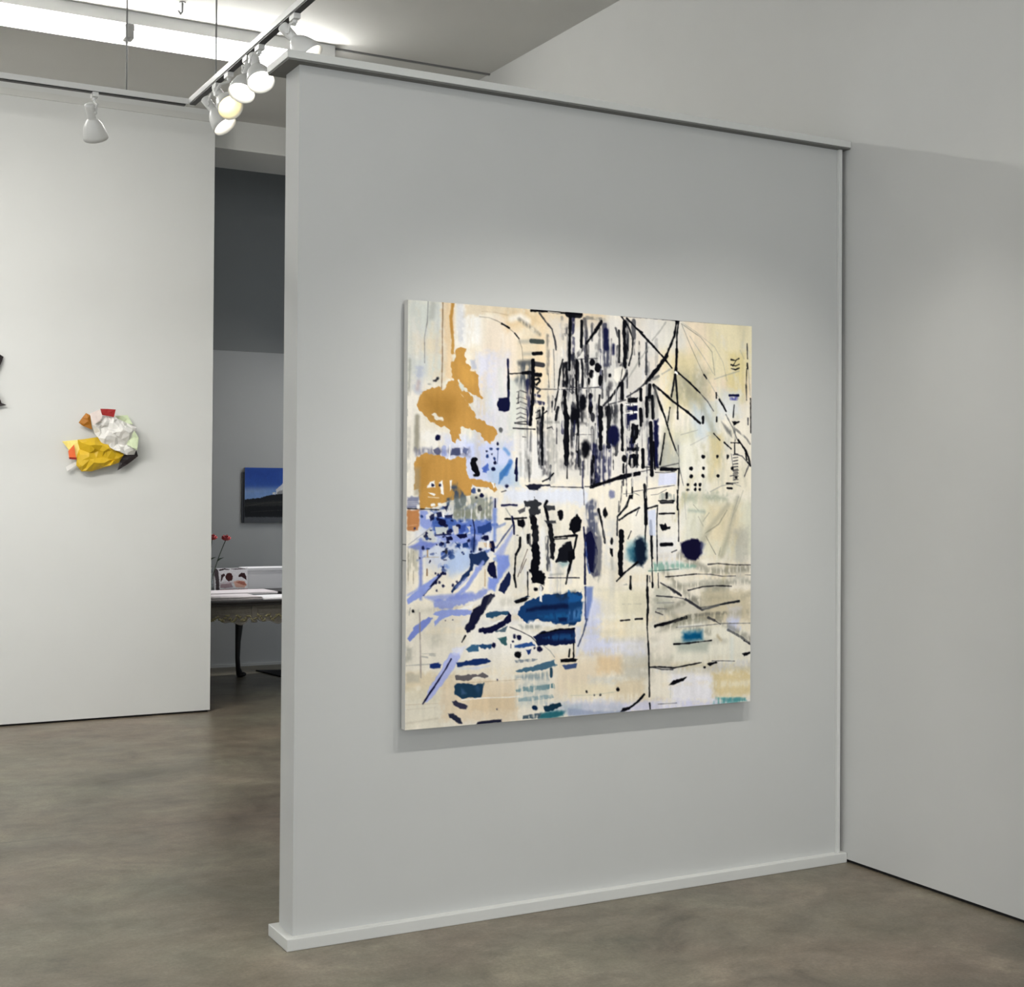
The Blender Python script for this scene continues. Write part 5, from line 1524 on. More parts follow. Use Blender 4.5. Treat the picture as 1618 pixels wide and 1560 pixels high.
2 70 70 80 70 4.8 2 0 220 691 232 697 213 722 204 730
0 8 9 16 100 2.4 1.2 3.7 155 788 146 802
2 170 178 225 95 2.4 4 0 117 827 139 828 142 839 127 861 108 885 87 908 69 929 51 939 63 907 84 875 105 843
0 12 10 50 100 2.4 1.2 3.7 118 841 105 862 84 891 63 918 46 941
2 215 218 240 70 8 2 0 121 816 158 812 145 831 121 830
0 140 130 125 80 2.4 1.1 3.1 36 729 37 778 39 833 40 880
0 80 82 84 50 2.4 0.8 1.8 12 717 9 733
3 150 150 140 60 14.4 4 0 2 809 16 810 17 843 2 842
0 150 150 145 70 2.4 0.8 1.8 3 850 63 850
0 150 150 145 60 2.4 1.4 4.3 43 831 57 834
2 150 150 145 50 3.2 3 0 79 830 77 833 72 834 66 834 61 832 59 829 61 826 66 825 72 825 77 827
0 150 150 145 50 2.4 0.8 1.8 43 825 78 826
2 186 180 164 80 9.6 4 0 3 870 39 872 39 893 3 890
3 180 178 165 40 19.2 2 0 54 779 90 778 90 808 63 810
2 44 80 110 100 2.4 4 0 207 738 229 733 258 732 271 731 274 742 252 743 226 749 209 747
2 14 17 54 100 2.4 4 0 192 771 226 767 252 757 268 744 271 735 277 744 276 758 255 771 230 782 204 786 190 781
2 240 238 234 100 2.4 2 0 226 762 258 749 266 743 249 757 229 763
2 50 75 95 80 2.4 2 0 233 782 268 769 261 783
2 8 9 16 100 2.4 2 0 284 711 313 702 326 704 319 710 290 717
2 24 62 110 100 2.4 6 0 295 742 303 725 326 709 362 698 428 695 474 693 475 767 456 775 402 769 352 758 320 763 303 754
2 10 24 60 90 8 2 0 319 730 369 722 435 721 474 720 474 731 436 733 352 734 319 737
3 30 105 160 60 12.8 2 0 352 747 474 740 474 761 369 756
3 30 40 52 70 12.8 2 0 395 696 456 690 469 702 415 712
2 14 30 70 90 4.8 2 0 409 755 436 755 432 765 412 764
2 240 238 234 100 2.4 2 0 355 695 363 695 362 714 356 712
3 120 125 120 50 9.6 2 0 300 768 369 768 362 779 307 777
0 240 238 234 70 6.4 1.5 9.2 329 763 362 768 395 773
2 14 26 64 100 2.4 3 0 339 798 362 788 409 784 456 782 458 819 403 823 353 819
3 34 88 140 70 9.6 2 0 366 802 402 796 456 795 455 810 402 810
0 8 9 16 100 2.4 1.2 3.7 356 792 409 784 455 784
0 50 50 56 90 2.4 0.8 1.8 274 772 300 782 333 798 349 813
0 150 150 145 80 2.4 0.7 1.5 366 820 386 835 399 851
2 54 92 98 100 2.4 4 0 241 798 265 795 266 815 260 816 249 808
2 58 98 130 100 2.4 4 0 154 820 170 808 189 811 190 825 164 827
2 40 75 115 100 2.4 5 0 192 811 223 811 223 820 195 821
2 14 17 54 100 3.2 3 0 237 814 236 817 233 820 230 819 227 817 226 813 227 810 229 807 233 808 236 810
2 14 17 54 100 3.2 3 0 307 800 306 803 302 805 298 805 294 803 293 799 294 795 298 793 302 793 306 796
2 14 17 54 100 3.2 3 0 290 795 290 798 288 799 285 799 283 797 283 795 283 793 285 791 288 791 290 793
2 14 17 54 100 3.2 3 0 285 808 284 809 283 809 282 809 281 809 280 807 281 806 282 806 283 806 284 806
0 14 17 54 100 2.4 0.9 2.5 277 814 277 822
2 44 80 140 100 2.4 3 0 286 817 336 811 343 820 310 823 286 823
2 14 17 54 100 3.2 3 0 367 831 365 835 360 837 355 837 350 834 349 830 350 826 355 823 360 824 365 827
2 8 9 16 100 3.2 3 0 307 840 305 844 300 847 294 847 289 844 287 839 289 834 294 831 300 832 305 835
2 28 52 110 100 2.4 2 0 318 829 335 827 331 838 325 842
2 14 17 54 100 3.2 3 0 344 827 344 828 342 829 340 829 339 828 338 827 339 825 340 824 342 824 344 825
2 28 50 110 100 2.4 3 0 63 850 84 846 92 853 90 861 72 861 63 858
2 24 48 100 100 2.4 3 0 131 850 176 845 211 844 224 852 208 858 170 859 133 861
2 205 210 225 80 8 2 0 133 864 217 862 189 870
2 96 92 96 95 2.4 5 0 131 882 164 881 202 879 219 885 217 889 176 889 152 894 133 890
2 30 60 84 100 2.4 4 0 127 905 133 899 158 902 177 904 205 902 205 913 197 936 177 936 146 937 129 924
2 80 110 150 60 8 2 0 145 912 158 924 146 926
3 60 90 130 50 9.6 2 0 177 906 202 908 192 930
2 54 54 74 100 2.4 3 0 121 941 130 939 146 946 161 954 158 962 143 960 124 951
2 40 44 64 100 2.4 3 0 110 968 124 970 143 982 147 994 140 993 115 979
2 34 36 56 100 2.4 2 0 188 994 253 992 253 1000 185 1001
2 14 17 54 100 3.2 3 0 243 897 243 898 241 900 240 899 239 898 238 896 238 895 240 893 241 894 243 895
2 14 17 54 100 3.2 3 0 242 967 242 969 241 970 239 970 238 969 238 967 238 966 239 965 241 965 241 966
0 240 238 234 80 2.4 1 2.8 146 939 208 938 272 941 301 940
0 190 170 140 70 2.4 0.7 1.5 161 899 240 900 304 900
0 200 185 160 60 2.4 0.7 1.5 3 941 84 943
0 190 180 160 50 6.4 1.1 3.1 3 984 84 978
0 200 190 170 50 2.4 0.7 1.5 3 952 78 952
3 120 130 140 85 2.4 2 0 288 853 336 850 350 854 340 859 291 859
2 64 100 124 95 2.4 4 0 291 879 337 870 366 863 396 858 406 872 370 881 320 881
3 120 140 150 70 9.6 2 0 291 891 380 885 383 905 291 899
0 40 70 90 100 2.4 1.5 8 389 879 390 898
3 84 124 134 95 2.4 4 0 291 925 314 918 396 916 398 927 337 931 294 930
3 120 150 160 85 2.4 2 0 295 945 337 943 393 942 397 950 337 954 298 953
3 160 174 176 45 22.4 4 0 294 902 383 908 383 969 295 963
2 14 40 72 100 3.2 3 0 352 972 350 976 347 978 342 977 339 975 337 971 338 967 342 965 347 966 350 968
2 20 50 70 100 2.4 4 0 367 968 414 964 420 971 397 982 370 986
2 24 90 104 90 8 2 0 360 985 404 982 431 985 424 997 387 1002 354 999
3 60 80 95 90 2.4 2 0 311 988 337 986 364 985 357 998 311 996
2 170 185 195 60 16 2 0 424 972 476 973 476 1000 427 993
0 8 9 16 100 2.4 1.4 4.3 453 821 453 854
0 8 9 16 100 2.4 1.3 4 442 834 440 852
2 8 9 16 100 2.4 2 0 415 857 450 856 466 859 460 866 416 865
2 56 76 120 95 2.4 2 0 420 872 464 869 460 881 430 882
2 196 202 226 60 9.6 2 0 458 778 475 778 475 828 460 854
2 30 90 150 90 8 6 0 437 689 458 699 476 706 473 715 452 720 438 722
2 24 64 110 90 8 2 0 438 719 480 718 476 736 438 741
3 90 130 180 70 16 2 0 438 741 473 733 469 757 438 768
2 14 40 72 80 4.8 2 0 438 768 459 769 455 774 438 777
0 30 44 90 95 2.4 1.4 4.4 486 682 486 721 487 761
2 110 130 185 90 8 2 0 488 682 508 682 504 719 494 761 487 779
0 60 70 100 90 2.4 1.2 3.8 491 761 480 797 466 827
0 8 9 16 100 2.4 1.6 5.1 671 687 672 725 670 790
0 8 9 16 100 2.4 1.3 4.1 670 790 675 844 677 906 678 966
0 8 9 16 100 2.4 1.4 4.4 679 983 682 1007
0 8 9 16 100 2.4 1.2 3.5 590 769 617 768
0 8 9 16 100 2.4 1.3 4.1 634 767 655 767
2 8 9 16 100 3.2 3 0 623 687 622 689 621 691 619 690 618 689 617 687 617 685 619 683 621 683 622 685
0 50 50 56 85 2.4 1 2.8 698 710 748 715
0 150 150 145 80 2.4 0.9 2.5 700 729 752 729
0 150 150 145 70 2.4 0.9 2.5 697 746 729 745
0 50 50 56 80 2.4 1.1 3.2 696 751 718 759
0 8 9 16 100 2.4 2.4 8.2 695 787 741 779 791 769
1 120 118 108 80 4.8 1.5 8.2 791 767 853 762 917 762
3 130 128 112 50 16 2 0 767 769 909 762 909 775 783 795 699 804
0 50 50 56 100 2.4 2 7 736 689 774 711
0 50 50 56 95 2.4 1.5 5.7 790 721 821 740 841 751
0 80 82 84 85 2.4 1.5 5.7 841 751 900 739 961 732
0 8 9 16 80 2.4 1.1 3.2 900 739 961 732
0 50 50 56 80 2.4 1.5 7 861 772 881 780
0 50 50 56 90 2.4 0.9 2.5 881 780 901 791
0 80 82 84 75 2.4 0.9 2.2 760 793 845 792 905 789 998 792
0 240 238 234 60 6.4 1.5 5.7 768 792 838 788
2 10 82 122 100 19.2 4 0 783 808 842 806 844 830 780 833
2 150 160 150 60 22.4 2 0 757 829 866 834 858 860 768 855
0 8 9 16 100 2.4 1.3 4.1 753 836 799 836 830 834
0 8 9 16 100 2.4 0.9 2.5 830 834 872 832
1 80 82 84 80 2.4 1.5 7 925 807 966 826 995 844
0 50 50 56 100 2.4 1.2 3.8 978 837 1001 849
0 8 9 16 60 2.4 0.8 1.9 1002 795 1004 868
2 8 9 16 100 2.4 2 0 973 872 999 867 1003 872 979 879
0 8 9 16 95 2.4 1.2 3.5 678 891 708 892 754 897 792 893 839 888
0 50 50 56 100 2.4 0.9 2.5 689 892 715 899 750 901
2 8 9 16 100 2.4 2 0 859 892 886 887 891 891 867 898
2 8 9 16 100 3.2 3 0 853 901 853 902 851 903 849 903 847 902 847 901 847 900 849 899 851 899 853 900
0 50 50 56 80 2.4 0.8 1.9 874 886 906 887 947 890
2 8 9 16 100 2.4 2 0 738 940 754 929 794 922 785 932 754 940
2 8 9 16 100 3.2 3 0 494 941 494 944 492 945 490 945 488 943 488 941 488 939 490 938 492 938 494 939
2 8 9 16 100 3.2 3 0 587 942 586 944 584 946 581 945 579 944 578 941 579 939 581 938 584 938 586 940
2 50 50 56 100 3.2 3 0 533 952 533 953 532 954 530 954 529 953 528 952 529 951 530 950 531 950 533 951
2 50 50 56 100 3.2 3 0 516 952 515 953 514 953 513 953 512 952 511 951 512 950 513 950 514 950 515 950
0 190 190 170 70 2.4 0.6 1.3 446 948 510 951 582 947
0 8 9 16 100 2.4 1.9 6.3 662 960 641 978 616 991
2 8 9 16 100 2.4 2 0 588 1002 597 990 612 988 619 992 601 999
3 120 170 168 95 4.8 2 0 884 982 981 988 989 998 940 1004 876 999
2 60 130 135 60 6.4 2 0 908 986 985 989 981 997 912 996
2 14 26 40 100 2.4 2 0 858 1003 924 1003 977 1005 948 1010 860 1008
0 8 9 16 50 2.4 0.7 1.6 705 987 762 988
2 150 160 185 80 6.4 2 0 439 979 510 991 601 999 583 1006 440 998
0 240 236 225 50 14.4 1.5 9.5 715 827 692 835
1 180 176 160 50 2.4 0.9 2.5 595 728 654 729
0 206 210 204 60 12.8 1.5 12.6 938 831 938 884
0 180 186 176 50 2.4 0.7 1.6 743 942 743 974
0 150 130 90 50 9.6 1.5 6.3 891 820 902 833
1 210 206 200 76 1.3 1.5 5.3 343 208 344 255
1 210 206 200 58 1.3 0.9 2.3 460 171 461 218
1 18 20 28 87 1.3 1.4 4.6 397 218 398 249
1 60 62 70 81 1.3 1.5 4.8 628 270 628 300
1 18 20 28 61 1.3 0.9 2.4 549 192 551 245
1 30 30 40 86 1.3 1.4 4.6 355 277 353 337
1 18 20 28 79 1.3 0.8 2 623 222 625 246
1 18 20 28 84 1.3 1.5 4.7 388 211 387 249
1 30 30 40 54 1.3 1.3 4.1 616 193 616 227
1 60 62 70 64 1.3 1.5 4.7 666 369 668 441
1 30 30 40 81 1.3 1.4 4.4 604 378 606 455
1 30 30 40 63 1.3 1.4 4.3 401 268 401 326
1 225 222 216 61 1.3 1.5 4.7 462 308 460 340
1 225 222 216 62 1.3 1.5 5.3 489 272 490 304
1 18 20 28 56 1.3 1.5 4.6 499 183 501 227
1 18 20 28 67 1.3 1.2 3.8 606 136 606 181
1 225 222 216 80 1.3 0.7 1.8 490 184 490 256
1 225 222 216 59 1.3 1 2.9 386 160 386 179
1 30 30 40 60 1.3 1.5 5.4 424 305 423 319
1 225 222 216 82 1.3 1.5 4.7 411 192 410 215
1 24 26 60 66 1.3 1.1 3.3 612 309 614 345
1 225 222 216 54 1.3 1.5 5.4 392 239 392 300
1 210 206 200 70 1.3 1.2 3.5 604 228 603 289
1 30 30 40 89 1.3 1.1 3 532 141 533 165
1 60 62 70 69 1.3 1 2.9 573 193 573 243
1 24 26 60 71 1.3 1.5 5.1 452 270 451 295
1 18 20 28 80 1.3 1.1 3.2 564 312 566 389
1 18 20 28 56 1.3 0.9 2.3 339 208 341 241
1 225 222 216 85 1.3 1 2.6 663 386 663 459
1 225 222 216 54 1.3 1.2 3.5 316 304 315 344
1 210 206 200 86 1.3 1.5 5.6 622 362 623 429
1 60 62 70 53 1.3 1.5 4.7 467 333 468 372
1 210 206 200 66 1.3 1.2 3.4 418 353 417 403
1 225 222 216 58 1.3 1.4 4.4 418 210 417 269
1 18 20 28 76 1.3 1 2.8 670 216 672 242
1 60 62 70 69 1.3 1.1 3.3 638 322 636 353
1 60 62 70 55 1.3 1.5 5 469 342 470 402
1 210 206 200 53 1.3 0.9 2.2 371 266 371 310
1 30 30 40 73 1.3 1.5 5.6 325 158 326 206
1 24 26 60 75 1.3 1.3 3.9 476 370 476 436
1 24 26 60 80 1.3 1.2 3.6 619 308 618 358
1 18 20 28 83 1.3 0.9 2.4 646 275 644 300
1 24 26 60 65 1.3 1.5 5.3 499 205 499 230
1 225 222 216 59 1.3 1.5 4.8 639 210 640 227
1 30 30 40 64 1.3 1 3 531 310 532 361
1 210 206 200 67 1.3 0.9 2.5 565 166 565 214
1 210 206 200 63 1.3 1.5 5.6 654 270 653 295
1 225 222 216 60 1.3 1.1 3.2 503 290 502 363
1 30 30 40 60 1.3 1.1 3.1 479 368 479 410
1 60 62 70 80 1.3 1.4 4.5 384 381 383 416
1 24 26 60 64 1.3 1.2 3.6 606 305 607 358
1 225 222 216 57 1.3 1.2 3.5 411 248 411 274
1 225 222 216 71 1.3 1.4 4.4 407 188 408 225
1 18 20 28 54 1.3 1.5 5.6 531 158 532 209
2 14 17 54 85 2.4 4 0 121 514 121 516 119 516 116 516 114 515 114 514 114 513 116 512 119 512 121 513
2 30 44 96 85 2.4 4 0 147 590 146 591 145 592 144 592 142 591 142 590 142 589 143 589 145 589 146 589
2 30 44 96 85 2.4 4 0 203 546 203 548 202 549 201 549 199 548 199 546 199 545 201 544 202 544 203 545
2 14 17 54 85 2.4 4 0 64 610 63 613 62 614 60 614 59 612 59 610 59 608 60 607 62 607 63 608
2 14 17 54 85 2.4 4 0 171 527 170 529 169 530 166 530 164 529 164 527 164 526 166 525 169 525 170 526
2 30 44 96 85 2.4 4 0 107 557 106 558 105 560 103 559 101 558 100 557 101 555 103 554 105 554 106 555
2 28 52 110 85 2.4 4 0 63 580 62 580 60 581 57 581 55 580 54 579 55 578 57 578 60 578 62 579
2 14 17 54 85 2.4 4 0 101 587 100 588 98 589 96 589 94 588 93 587 94 586 96 585 98 585 100 586
2 30 44 96 85 2.4 4 0 38 553 38 554 37 555 35 555 34 554 34 553 34 552 35 552 37 552 38 552
2 28 52 110 85 2.4 4 0 71 508 70 509 69 510 67 510 65 509 64 508 65 507 67 506 69 506 70 507
2 30 44 96 85 2.4 4 0 79 590 79 592 78 592 76 592 75 591 75 590 75 589 76 589 78 589 79 589
2 30 44 96 85 2.4 4 0 102 547 101 549 100 551 98 551 96 549 95 547 96 545 98 544 100 544 101 545
2 14 17 54 85 2.4 4 0 39 602 38 603 37 604 35 604 34 603 34 601 34 600 35 599 37 599 38 600
2 14 17 54 85 2.4 4 0 70 509 70 511 68 512 66 512 65 511 64 509 65 508 66 507 68 507 70 508
2 30 44 96 85 2.4 4 0 25 532 25 534 23 535 21 535 19 534 19 532 19 530 21 529 23 529 25 530
2 14 17 54 85 2.4 4 0 88 511 87 512 85 513 83 513 81 512 80 511 81 510 83 509 85 509 87 510
2 14 17 54 85 2.4 4 0 45 578 45 579 44 580 43 580 42 579 42 578 42 576 43 575 44 575 45 576
2 30 44 96 85 2.4 4 0 151 594 151 596 150 596 148 596 147 596 147 594 147 593 148 592 150 592 150 593
2 14 17 54 85 2.4 4 0 54 551 53 552 51 553 48 553 46 552 45 550 46 549 48 548 51 548 53 549
2 14 17 54 85 2.4 4 0 117 556 117 558 116 559 115 559 113 558 113 556 113 555 114 554 116 554 117 555
2 14 17 54 85 2.4 4 0 204 557 203 559 202 560 200 560 198 559 198 557 198 556 200 555 202 555 203 556
2 30 44 96 85 2.4 4 0 172 589 171 590 169 591 167 591 165 590 165 589 165 587 167 586 169 586 171 587
2 14 17 54 85 2.4 4 0 111 543 110 545 108 546 105 546 103 545 103 543 103 541 105 539 108 539 110 541
2 14 17 54 85 2.4 4 0 106 526 105 527 103 528 100 528 98 527 97 526 98 526 100 525 103 525 105 526
2 14 17 54 85 2.4 4 0 81 572 80 573 79 573 78 573 77 573 77 571 77 570 78 570 79 570 80 570
2 14 17 54 85 2.4 4 0 56 544 56 545 54 545 53 545 51 545 51 544 51 543 53 542 54 542 56 543
2 30 44 96 85 2.4 4 0 92 571 91 573 89 573 86 573 84 573 84 571 84 570 86 569 89 569 91 570
2 30 44 96 85 2.4 4 0 109 581 109 583 106 584 104 584 102 582 101 581 102 579 104 578 106 578 109 579
2 14 17 54 85 2.4 4 0 66 558 65 559 64 560 62 560 60 559 60 557 60 556 62 555 64 555 65 556
2 14 17 54 85 2.4 4 0 153 554 153 555 151 556 148 556 146 555 146 554 146 552 148 551 151 551 153 552
2 14 17 54 85 2.4 4 0 98 545 98 547 97 548 95 548 94 547 94 545 94 543 95 542 97 542 98 543
2 30 44 96 85 2.4 4 0 88 643 87 643 85 644 82 644 80 643 79 642 80 642 82 641 85 641 87 642
2 14 17 54 85 2.4 4 0 100 553 99 554 97 555 94 555 92 554 91 553 92 552 94 551 97 551 99 552
2 14 17 54 85 2.4 4 0 118 540 117 542 116 543 113 543 112 542 111 540 112 538 113 537 116 537 117 538
2 28 52 110 85 2.4 4 0 56 556 55 558 54 559 52 559 51 558 50 556 51 555 52 554 54 554 55 555
2 30 44 96 85 2.4 4 0 66 537 65 538 64 538 62 538 60 538 60 537 60 536 62 536 64 536 65 536
2 28 52 110 85 2.4 4 0 43 505 43 506 41 507 39 507 38 506 37 505 38 503 39 502 41 502 43 503
2 28 52 110 85 2.4 4 0 126 586 125 587 123 587 121 587 119 587 118 586 119 585 121 585 123 585 125 585
2 14 17 54 85 2.4 4 0 140 529 140 531 139 533 137 533 136 531 136 529 136 527 137 526 139 526 140 527
2 14 17 54 85 2.4 4 0 83 511 83 513 81 514 80 514 78 512 78 511 78 509 80 508 81 508 83 509
2 14 17 54 85 2.4 4 0 137 526 137 527 134 528 132 528 129 527 128 526 129 525 131 524 134 524 137 525
2 30 44 96 85 2.4 4 0 148 517 147 518 145 519 142 519 140 518 139 517 140 516 142 516 145 516 147 516'''

# the big abstract painting: 1.55 m square, 5 cm deep, hung on the partition
PX0, PX1, PZ0, PZ1 = 2.030, 3.579, 0.733, 2.2835
pt = thing('abstract_painting', 'large square abstract painting in cream, black, ochre and blue on the partition wall', 'painting', (PX0, 4.66, PZ0))
CANVAS = painted_material('painted_canvas', 'paint', .8, .15)
CANVAS.node_tree.nodes['Principled BSDF'].inputs['Specular IOR Level'].default_value = .08
EDGE = mat('canvas_edge', (0.66, 0.64, 0.60), .7, mottle=.06, scale=12)
img = raster(STROKES, 640, 740)
painted_panel('painted_canvas', img, (0, -.0301, PZ1 - PZ0), (PX1 - PX0, 0, 0), (0, 0, -(PZ1 - PZ0)), CANVAS, pt)
bm = bmesh.new()
box(bm, 0, -.030, 0, PX1 - PX0, .003, PZ1 - PZ0)
obj('canvas_edge', bm, EDGE, pt)
for z in (.665, .607):
    bm = bmesh.new(); box(bm, -.0008, -.0295, z, .0, .002, z + .004); obj('pencil_mark', bm, ROD, pt)
for x in (.35, PX1 - PX0 - .35):
    bm = bmesh.new(); box(bm, x - .03, .003, 1.30, x + .03, .0155, 1.42); obj('hanging_cleat', bm, WHITE_METAL, pt)

# ------------------------------------------------------------------ suspended track
TX, TY, TZ = 1.835, 6.87, 3.5
tr = thing('lighting_track', 'white suspended track rail turning a corner below the ceiling', 'track rail', (TX, TY, TZ))
def rail(x0, y0, x1, y1):
    bm = bmesh.new(); w = .018
    if abs(x1 - x0) > abs(y1 - y0): box(bm, x0, -w, -.006, x1, w, .022, .002)
    else: box(bm, -w, y0, -.006, w, y1, .022, .002)
    return bm
obj('rail', rail(-5.2, 0, -.018, 0), WHITE_METAL, tr); obj('rail', rail(0, -7.2, 0, -.018), WHITE_METAL, tr)
bm = bmesh.new(); box(bm, -.018, -.018, -.006, .018, .018, .022, .002); obj('corner_connector', bm, WHITE_METAL, tr)
bm = bmesh.new(); box(bm, -5.2, -.014, -.012, -.03, .014, -.0062); obj('rail_slot', bm, BLACK_PLASTIC, tr, label='black slot along the underside of the rail')
bm = bmesh.new(); box(bm, -.014, -7.2, -.012, .014, -.03, -.0062); obj('rail_slot', bm, BLACK_PLASTIC, tr, label='black slot along the underside of the rail')
for x, y in ((-.315, 0), (-.005, -.45), (-.005, -3.4), (-2.6, 0)):
    bm = bmesh.new(); tube(bm, [(x, y, .022), (x, y, CZ - TZ)], .0042, 8); obj('suspension_rod', bm, ROD, tr)

def track_light(base, pivot, d, label, lit=True, power=0, size=math.radians(50), warm=(1, .96, .90)):
    """one spot: adapter on the rail, bent arm, neck, bell shade, reflector_bulb"""
    base = Vector(base); root = thing('track_light', label, 'track light', base, group='white bell-shaped spotlights on the suspended track')
    p = Vector(pivot) - base; d = Vector(d).normalized()
    bm = bmesh.new(); box(bm, -.014, -.03, -.034, .014, .03, -.0125, .002); lathe(bm, [(.010, -.046), (.010, -.034)], 12, None, True, True)
    obj('track_adapter', bm, WHITE_METAL, root)
    bm = bmesh.new(); side = d.cross(Vector((0, 0, 1))).normalized() * .023
    tube(bm, [(0, 0, -.044), (0, 0, -.052), p * .5 + side + Vector((0, 0, -.012)), p + side * 1.0], .006, 8)
    tube(bm, [p + side * 1.2, p], .010, 10)
    obj('swivel_arm', bm, WHITE_METAL, root)
    M = Matrix.Translation(p) @ (-d).to_track_quat('Z', 'Y').to_matrix().to_4x4()
    bm = bmesh.new()
    lathe(bm, [(.012, .044), (.0215, .040), (.0225, .036), (.0225, .028), (.0205, -.012), (.0195, -.035)], 28, M, True, False)
    obj('lamp_neck', bm, WHITE_METAL, root, True)
    bm = bmesh.new()
    outer = [(.0195, -.030), (.024, -.036), (.034, -.047), (.044, -.064), (.0515, -.086), (.0565, -.110), (.0595, -.132)]
    inner = [(.0575, -.132), (.0545, -.110), (.049, -.086), (.041, -.064), (.030, -.046), (.012, -.038)]
    lathe(bm, outer + inner, 40, M)
    obj('bell_shade', bm, WHITE_METAL, root, True)
    bm = bmesh.new()
    lathe(bm, [(.012, -.040), (.020, -.052), (.033, -.072), (.0365, -.084), (.033, -.092), (.020, -.097), (.004, -.099)], 32, M, True, True)
    obj('reflector_bulb', bm, WARM_BULB if 'yellowish' in label and 'second' in label else BULB, root, True)
    if power:
        ld = bpy.data.lights.new('spot_beam', 'SPOT'); ld.energy = power; ld.spot_size = size; ld.spot_blend = 1.0
        ld.shadow_soft_size = .04; ld.color = warm
        lo = bpy.data.objects.new('spot_beam', ld); COL.objects.link(lo); lo.parent = root
        lo.matrix_local = Matrix.Translation(p + d * .136) @ (-d).to_track_quat('Z', 'Y').to_matrix().to_4x4()
    return root


TL = [
 ((1.37, TY, TZ), (1.352, 6.865, 3.392), (.30, .55, -.78), 'white track light hanging alone on the left stretch of rail, facing the wall', 60, 80),
 ((TX, 6.425, TZ), (1.805, 6.425, 3.384), (.44, -.42, -.79), 'white track light nearest the rail corner, seen side-on and pointing down right', 20, 60),
 ((TX, 6.228, TZ), (1.795, 6.228, 3.383), (.148, -.767, -.6), 'white track light second from the rail corner with its yellowish bulb facing forward', 20, 60),
 ((TX, 5.949, TZ), (1.838, 5.949, 3.422), (-.33, -.39, -.85), 'white track light third from the rail corner, partly behind the glowing yellowish one', 20, 60),
 ((TX, 5.775, TZ), (1.815, 5.775, 3.416), (.02, -.58, -.8), 'white track light fourth from the rail corner, its wide lit mouth beside the cap board', 20, 60),
 ((TX, 5.325, TZ), (1.812, 5.325, 3.410), (.52, -.40, -.7), 'white track light above the partition corner, its shade dipping behind the cap board', 5, 60),
]
for b, p, d, lab, pw, sz in TL: track_light(b, p, d, lab, True, pw, math.radians(sz))
for x, dx, pw, w in ((.62, 1.3, 95, 'first'), (-.15, 1.7, 105, 'second'), (-1.0, 1.2, 100, 'third')):
    track_light((x, TY, TZ), (x, TY + .01, 3.41), (dx, 3.0, -1.25), 'added unseen white track light washing the far wall, %s one left of the photo edge' % w, True, pw, math.radians(100))  # unseen heads added to brighten the far wall
# a second rail in front of the partition with three heads washing the painting
tr2 = thing('lighting_track', 'white suspended track rail in front of the partition above the painting', 'track rail', (2.75, 3.25, TZ))
bm = bmesh.new(); box(bm, -.86, -.018, -.006, 1.25, .018, .022, .002); obj('rail', bm, WHITE_METAL, tr2)
bm = bmesh.new(); box(bm, -.84, -.014, -.012, 1.23, .014, -.0062); obj('rail_slot', bm, BLACK_PLASTIC, tr2)
for x in (-.7, 1.1):
    bm = bmesh.new(); tube(bm, [(x, 0, .022), (x, 0, CZ - TZ)], .0042, 8); obj('suspension_rod', bm, ROD, tr2)
for x, w in ((2.25, 'left'), (2.8, 'middle'), (3.6, 'right')):
    track_light((x, 3.25, TZ), (x, 3.26, 3.41), ((2.8 - x) * .35, 1.40, -2.75), 'white track light aimed down at the large painting, the %s one of three' % w, True, SPOT_ON_PAINTING, math.radians(76), (1, .97, .92))

# ------------------------------------------------------------------ fluorescent strips
def strip(name, x0, n, y, label, emit, added_shield=True):
    L = 1.235
    root = thing(name, label, 'strip light', (x0, y, CZ))
    bm = bmesh.new(); box(bm, 0, -.035, -.072, n * L, .045, 0, .003); obj('housing', bm, WHITE_METAL, root)
    if added_shield:
        bm = bmesh.new(); box(bm, 0, .045, -.172, n * L, .051, -.03); obj('added_light_shield', bm, WHITE_METAL, root)  # plate added to keep tube light off the far ceiling
    for k in range(n):
        if k and added_shield:
            bm = bmesh.new(); box(bm, k * L - .026, -.030, -.150, k * L + .026, .044, -.072, .003); obj('joint_bracket', bm, ROD, root)
        bm = bmesh.new()
        M = Matrix.Translation((k * L + .02, 0, -.115)) @ Matrix.Rotation(math.radians(90), 4, 'Y')
        lathe(bm, [(.004, .010), (.019, .014), (.019, L - .054), (.004, L - .050)], 20, M, True, True)
        obj('tube', bm, emit, root, True)
        for xx in (() if added_shield else (k * L + .012, (k + 1) * L - .024)):
            bm = bmesh.new(); box(bm, xx, -.014, -.135, xx + .012, .014, -.070, .002); obj('lamp_holder', bm, WHITE_METAL, root)
    return root


strip('fluorescent_light', 3.035 - 4 * 1.235, 4, 8.09, 'long white fluorescent strip light with glowing tubes on the ceiling', TUBE_N)
strip('fluorescent_light', -1.6, 3, 2.9, 'fluorescent strip light on the ceiling in front of the partition', TUBE_F, False)
strip('fluorescent_light', -4.6, 2, 5.6, 'added unseen fill strip light on the ceiling beyond the left edge of the photo', FILL_TUBE_L, False)  # unseen strip added as fill from the left
strip('fluorescent_light', -.9, 4, -.6, 'fluorescent strip light on the ceiling nearest the added rear window', TUBE_F, False)

# ------------------------------------------------------------------ folded paper pieces on the far wall
def inside(p, poly):
    c = False; n = len(poly)
    for i in range(n):
        a, b = poly[i], poly[(i + 1) % n]
        if (a[1] > p[1]) != (b[1] > p[1]) and p[0] < (b[0] - a[0]) * (p[1] - a[1]) / (b[1] - a[1]) + a[0]: c = not c
    return c


